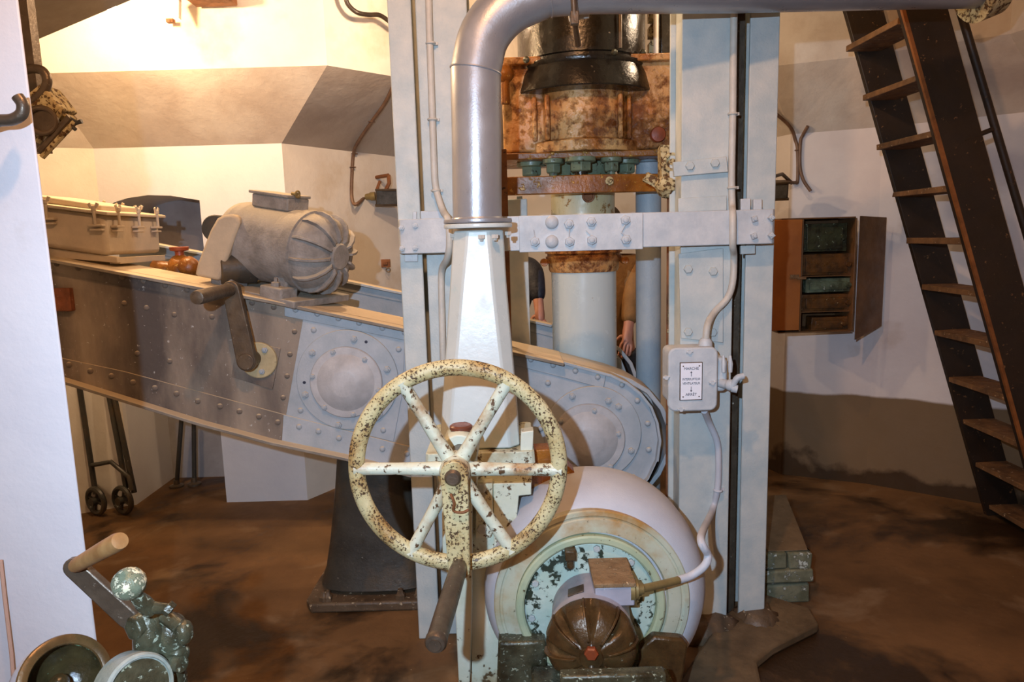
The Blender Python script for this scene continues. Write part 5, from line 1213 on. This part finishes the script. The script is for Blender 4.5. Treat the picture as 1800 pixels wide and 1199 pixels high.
# ================================================================ instrument in the near left corner
YQ = 1.12
def q_(px, py, dy=0): return P(px, py, YQ + dy)
ins = thing('sighting_instrument', 'greasy green instrument with ball knob and wooden crank grip, lower left corner', 'instrument', (q_(250, 1180).x, YQ, 0.0))
mb = MB(); g0_, g1_ = q_(132, 995, 0.02), q_(212, 950, -0.06)
d = (g1_ - g0_); Lg = d.length
mb.lathe([(0.011, 0), (0.0125, 0.01), (0.0145, Lg * 0.6), (0.015, Lg * 0.93), (0.013, Lg * 0.99), (0.006, Lg)], g0_, d, 24); mkobj('crank_grip', mb, m_wood, ins)
mb = MB(); k0, k1 = q_(127, 1001, 0.02), q_(244, 1068, 0.06)
mb.loft(bar((k0.x, k0.y, k0.z), (k1.x, k0.y, k1.z), (0.0175, 0.019), 0.016)); mkobj('crank_arm', mb, m_steel, ins, 0.003)
mb = MB(); mb.sphere(q_(227, 1026, -0.03), 0.0265, 26, 18); mb.jitter(0.0005, 2); mkobj('ball_knob', mb, paint('chipped_knob', (128, 138, 116), (96, 100, 76), 20, chip=(214, 210, 178), cs=60, th=0.53, rough=0.25, bump=0.8, bs=60), ins, 0, 60)
mb = MB(); mb.tube([q_(238, 1046, -0.03), q_(252, 1060, -0.02), q_(266, 1074, -0.01)], [0.010, 0.014, 0.013], 14); mkobj('knob_stem', mb, m_greasy, ins)
mb = MB(); mb.cyl(q_(262, 1068, -0.01), q_(300, 1070, -0.02), 0.011, 0.008, 16); mb.cyl(q_(292, 1066, -0.02), q_(302, 1074, -0.02), 0.012, n=6); mkobj('tee_bolt', mb, m_greasy, ins, 0.001)
mb = MB(); mb.cyl(q_(232, 1108, -0.01), q_(262, 1092, 0.02), 0.022, n=6); mb.cyl(q_(255, 1100, 0.02), q_(282, 1086, 0.02), 0.024, 0.02, 24); mkobj('packing_nut', mb, m_greasy, ins, 0.003)
mb = MB(); mb.tube([q_(258, 1082, 0.02), q_(262, 1110, 0.01), q_(266, 1150, 0.02), q_(268, 1175, 0.03)], [0.024, 0.026, 0.029, 0.03], 24); mkobj('column_body', mb, m_greasy, ins)
mb = MB(); mb.sphere(q_(302, 1118, 0.03), 0.03, 20, 12, (1, 1, 1.4)); mb.sphere(q_(325, 1112, 0.0), 0.017, 16, 10, (0.8, 1, 1.3)); mb.cyl(q_(290, 1082, 0.02), q_(318, 1104, 0.0), 0.012); mb.sphere(q_(312, 1150, 0.02), 0.02, 16, 10); mb.cyl(q_(300, 1166, 0.0), q_(320, 1168, -0.01), 0.013, n=14); mb.jitter(0.0008, 5); mkobj('swivel_body', mb, m_greasy, ins, 0.001, 60)
cz_ = q_(246, 1212, -0.06); 
mb = MB(); mb.lathe([(0.052, -0.05), (0.056, -0.045), (0.056, 0.0), (0.053, 0.004), (0.049, 0.004), (0.048, 0.0), (0.001, 0.0)], cz_, (0.75, -0.55, 0.25), 48); mkobj('round_housing', mb, paint('housing_grey', (158, 164, 158), (120, 128, 112), 12, rough=0.4, bump=0.4), ins)
mb = MB(); mb.lathe([(0.047, -0.002), (0.046, 0.002), (0.001, 0.003)], cz_, (0.75, -0.55, 0.25), 40); mkobj('face_plate', mb, m_greasy, ins)
mb = MB(); mb.cyl((cz_.x, YQ + 0.02, 0), (cz_.x, YQ + 0.02, cz_.z + 0.02), 0.035, n=24); mkobj('stand', mb, m_greasy, ins)
m_oilglass = paint('dark_reflector', (70, 60, 36), (40, 34, 20), 20, chip=(110, 150, 120), cs=30, th=0.6, rough=0.15, bump=0.3)
lc = q_(116, 1196, -0.05)
lt = thing('round_spotlamp', 'round grey spotlamp with a dull brass bezel cut off by the bottom left corner', 'lamp', (lc.x, lc.y, 0))
axl = Vector((0.72, -0.45, 0.48)).normalized()
mb = MB(); mb.lathe([(0.02, -0.105), (0.045, -0.095), (0.064, -0.065), (0.070, -0.03), (0.069, 0.0)], lc, axl, 48, caps=False); mkobj('shell', mb, m_fan, lt, 0, 30)
mb = MB(); mb.torus(lc, axl, 0.0635, 0.0085, 56, 10, 0.6); mkobj('bezel', mb, paint('brown_bezel', (112, 88, 54), (84, 62, 36), 14, rough=0.3, bump=0.2, metal=0.3), lt)
mb = MB(); mb.lathe([(0.060, 0.0), (0.055, -0.022), (0.03, -0.045), (0.001, -0.05)], lc, axl, 40, caps=False); mb.sphere(lc - axl * 0.03, 0.016, 16, 10); mkobj('reflector', mb, m_oilglass, lt)
mb = MB(); mb.cyl((lc.x, lc.y + 0.02, 0), (lc.x - 0.0, lc.y + 0.02, lc.z - 0.05), 0.02); mkobj('stand', mb, m_greasy, lt)

# ================================================================ under the girder, left
def prop(px, py0, label):
    v = P(px, py0, 4.15); g0 = PZ(px, py0, 0.0)
    t = thing('floor_prop', label, 'prop', (g0.x, g0.y, 0), 'steel rods standing under the girder')
    mb = MB(); mb.lathe([(0.045, 0), (0.045, 0.012), (0.02, 0.02), (0.018, 0.05)], (g0.x, g0.y, 0), (0, 0, 1), 18); mkobj('foot', mb, m_steel, t)
    top = P(px + (14 if px < 330 else 2), 745, g0.y)
    mb = MB(); mb.cyl((g0.x, g0.y, 0.015), (top.x, g0.y, top.z + 0.15), 0.014, n=12); mkobj('rod', mb, m_blackcast, t)
prop(311, 856, 'left one of the two thin steel rods with round feet under the girder')
prop(342, 852, 'right one of the two thin steel rods with round feet under the girder')
w0 = PZ(192, 898, 0.0)
tr = thing('hand_trolley', 'dark old wheeled trolley with upright shafts in the shade under the girder', 'trolley', (w0.x, w0.y, 0))
for dx, nm in ((0, 'wheel'), (0.16, 'wheel')):
    cwh = Vector((w0.x - 0.03 + dx, w0.y - 0.07, 0.092)); mb = MB(); mb.torus(cwh, (0.45, 0.9, 0), 0.075, 0.016, 30, 8); mb.cyl(cwh - Vector((0.015, 0.03, 0)), cwh + Vector((0.015, 0.03, 0)), 0.025)
    mkobj(nm, mb, m_blackcast, tr)
    for k in range(4):
        a0 = k * PI / 2 + .3; dv = Vector((-0.894, 0.447, 0)) * math.cos(a0) + Vector((0, 0, 1)) * math.sin(a0)
        mb = MB(); mb.cyl(cwh, cwh + dv * 0.07, 0.008, n=8); mkobj('wheel_spoke', mb, m_blackcast, tr)
for (pa_, pb_) in (((168, 868), (136, 655)), ((222, 858), (186, 665)), ((236, 866), (194, 665))):
    mb = MB(); mb.cyl(P(pa_[0], pa_[1], w0.y - 0.05), P(pb_[0], pb_[1], w0.y - 0.0), 0.016, n=10); mkobj('shaft', mb, m_blackcast, tr)
mb = MB(); mb.tube([P(161, 818, w0.y - .05), P(195, 812, w0.y - .05), P(226, 838, w0.y - .07), P(232, 862, w0.y - 0.09)], 0.014, 10); mkobj('frame', mb, m_blackcast, tr)

# ================================================================ two people behind the machine
def skin(name, verts, edges, radii, mat, parent, sub=2, root=0):
    me = bpy.data.meshes.new(name); me.from_pydata([Vector(v) - wpos(parent) for v in verts], edges, []); me.update()
    o = bpy.data.objects.new(name, me); col.objects.link(o); o.parent = parent
    sk = o.modifiers.new('skin', 'SKIN'); sk.use_smooth_shade = True
    for i, r in enumerate(radii):
        rr = r if isinstance(r, tuple) else (r, r)
        me.skin_vertices[0].data[i].radius = rr
    me.skin_vertices[0].data[root].use_root = True
    s_ = o.modifiers.new('sub', 'SUBSURF'); s_.levels = sub; s_.render_levels = sub
    me.materials.append(mat); return o
def person(x, y, label, jacket, side, hand, elbow, other_down=True):
    # standing, facing the camera; 'side' is +1 when the arm that reaches is on the picture's right
    t = thing('person', label, 'person', (x, y, 0))
    def V(a, b, c): return Vector((x + a, y + b, c))
    H = Vector(hand); E = Vector(elbow)
    sh = [V(0.17 * side, 0, 1.40), V(-0.17 * side, 0, 1.40)]
    v = [V(0, 0, 0.95), V(0, 0.0, 1.12), V(0, 0, 1.32), V(0, 0, 1.45), V(0, -0.01, 1.54),
         sh[0], E, H, sh[1], V(-0.25 * side, 0.02, 1.12), V(-0.24 * side, -0.06, 0.88),
         V(0.09, 0, 0.88), V(0.10, -0.01, 0.50), V(0.10, 0.02, 0.09), V(0.11, -0.12, 0.04),
         V(-0.09, 0, 0.88), V(-0.10, -0.01, 0.50), V(-0.10, 0.02, 0.09), V(-0.11, -0.12, 0.04)]
    e = [(0, 1), (1, 2), (2, 3), (3, 4), (2, 5), (5, 6), (6, 7), (2, 8), (8, 9), (9, 10), (0, 11), (11, 12), (12, 13), (13, 14), (0, 15), (15, 16), (16, 17), (17, 18)]
    r = [(0.13, 0.10), (0.12, 0.09), (0.14, 0.10), 0.06, 0.05, 0.055, 0.042, 0.03, 0.055, 0.042, 0.03, 0.085, 0.06, 0.04, 0.035, 0.085, 0.06, 0.04, 0.035]
    # palms and five separate fingers joined to the same body graph
    for wi, ei in ((7, 6), (10, 9)):
        w_ = v[wi]; d = (v[wi] - v[ei]).normalized(); sd = d.cross(Vector((0, 1, 0))).normalized(); bk = d.cross(sd)
        b = len(v); v.append(w_ + d * 0.05); e.append((wi, b)); r.append((0.036, 0.016))
        for k, (off, L_) in enumerate(((-0.03, 0.06), (-0.010, 0.07), (0.010, 0.065), (0.03, 0.05))):
            p1 = w_ + d * 0.09 + sd * off; p2 = p1 + d * L_ * 0.6 - bk * 0.012; p3 = p2 + d * L_ * 0.4 - bk * 0.024
            i = len(v); v += [p1, p2, p3]; e += [(b, i), (i, i + 1), (i + 1, i + 2)]; r += [0.0095, 0.0085, 0.0075]
        s_ = -1; p1 = w_ + d * 0.04 + sd * (0.038 * s_); p2 = p1 + d * 0.03 + sd * (0.02 * s_) - bk * 0.01; i = len(v); v += [p1, p2]; e += [(b, i), (i, i + 1)]; r += [0.011, 0.009]
    skin('body', v, e, r, m_skin, t)
    # head with face
    hc_ = V(0, -0.02, 1.63)
    mb = MB(); rings = []
    for j in range(17):
        a = PI * (j + 0.02) / 16.04; ring_ = []
        for i in range(28):
            b = 2 * PI * i / 28; zz = math.cos(a); rad = math.sin(a)
            wx = 0.076 * rad * (1 - 0.22 * max(0, -zz)); wy = 0.098 * rad * (1 - 0.1 * max(0, -zz))
            px_, py_ = wx * math.cos(b), wy * math.sin(b); pz_ = 0.118 * zz
            f_ = max(0, -math.sin(b)) ** 6 * rad
            if f_ > 0.2 and abs(px_) < 0.018 and -0.035 < pz_ < 0.015: py_ -= 0.020 * (1 - (pz_ + 0.035) / 0.05)
            ring_.append(hc_ + Vector((px_, py_, pz_)))
        rings.append(ring_)
    mb.loft(rings); hd = mkobj('head', mb, m_skin, t, 0, 70)
    for s_ in (-1, 1):
        mb = MB(); mb.sphere(hc_ + Vector((0.03 * s_, -0.088, 0.008)), 0.011, 12, 8); mkobj('eye', mb, m_label, hd)
        mb = MB(); mb.sphere(hc_ + Vector((0.077 * s_, 0.0, 0.0)), 0.02, 12, 8, (0.35, 0.7, 1.3)); mkobj('ear', mb, m_skin, hd)
    mb = MB(); mb.sphere(hc_ + Vector((0, -0.084, -0.05)), 0.02, 14, 8, (1.1, 0.4, 0.3)); mkobj('mouth', mb, m_red, hd)
    mb = MB(); rings = []
    for j in range(9):
        a = PI * 0.52 * (j + 0.02) / 8; rings.append([hc_ + Vector((0.084 * math.sin(a) * math.cos(b_), 0.012 + 0.102 * math.sin(a) * math.sin(b_), 0.012 + 0.118 * math.cos(a))) for b_ in [2 * PI * i / 24 for i in range(24)]])
    mb.loft(rings); mkobj('hair', mb, m_hair, hd, 0, 70)
    wr = H + (E - H).normalized() * 0.035
    w2 = v[10] + (v[9] - v[10]).normalized() * 0.02
    jv = [V(0, 0, 0.86), V(0, 0, 0.98), V(0, 0, 1.15), V(0, 0, 1.33), V(0, 0, 1.46), sh[0] + Vector((0, 0, .005)), E, wr, sh[1] + Vector((0, 0, .005)), v[9], w2]
    skin('jacket', jv, [(0, 1), (1, 2), (2, 3), (3, 4), (3, 5), (5, 6), (6, 7), (3, 8), (8, 9), (9, 10)], [(0.165, 0.13), (0.16, 0.13), (0.155, 0.125), (0.165, 0.125), 0.075, 0.078, 0.064, 0.048, 0.078, 0.064, 0.048], jacket, t, 2, 0)
    skin('trousers', [V(0, 0, 0.95), V(0.09, 0, 0.86), V(0.10, -0.01, 0.50), V(0.10, 0.02, 0.08), V(-0.09, 0, 0.86), V(-0.10, -0.01, 0.50), V(-0.10, 0.02, 0.08)], [(0, 1), (1, 2), (2, 3), (0, 4), (4, 5), (5, 6)], [(0.14, 0.11), 0.10, 0.08, 0.07, 0.10, 0.08, 0.07], m_jeans, t)
    for s_ in (-1, 1):
        mb = MB(); mb.sphere(V(0.108 * s_, -0.07, 0.04), 0.06, 18, 10, (0.8, 2.1, 0.75)); mkobj('shoe', mb, m_shoe, t)
    return t
hA = P(945, 552, 4.02)
person(hA.x - 0.20, 4.20, 'person in a dark navy jacket behind the far girder, hand lowered, between post and plunger', m_navy, 1, (hA.x + .01, 4.02, hA.z + .03), (hA.x - 0.01, 4.12, hA.z + 0.25))
hB = P(1104, 590, 4.02)
person(hB.x - 0.08, 4.22, 'person in a brown jacket behind the far girder, hand lowered, between plunger and blue pipe', m_jacket, 1, (hB.x + .0, 4.02, hB.z + 0.03), (hB.x + 0.05, 4.14, hB.z + 0.26))
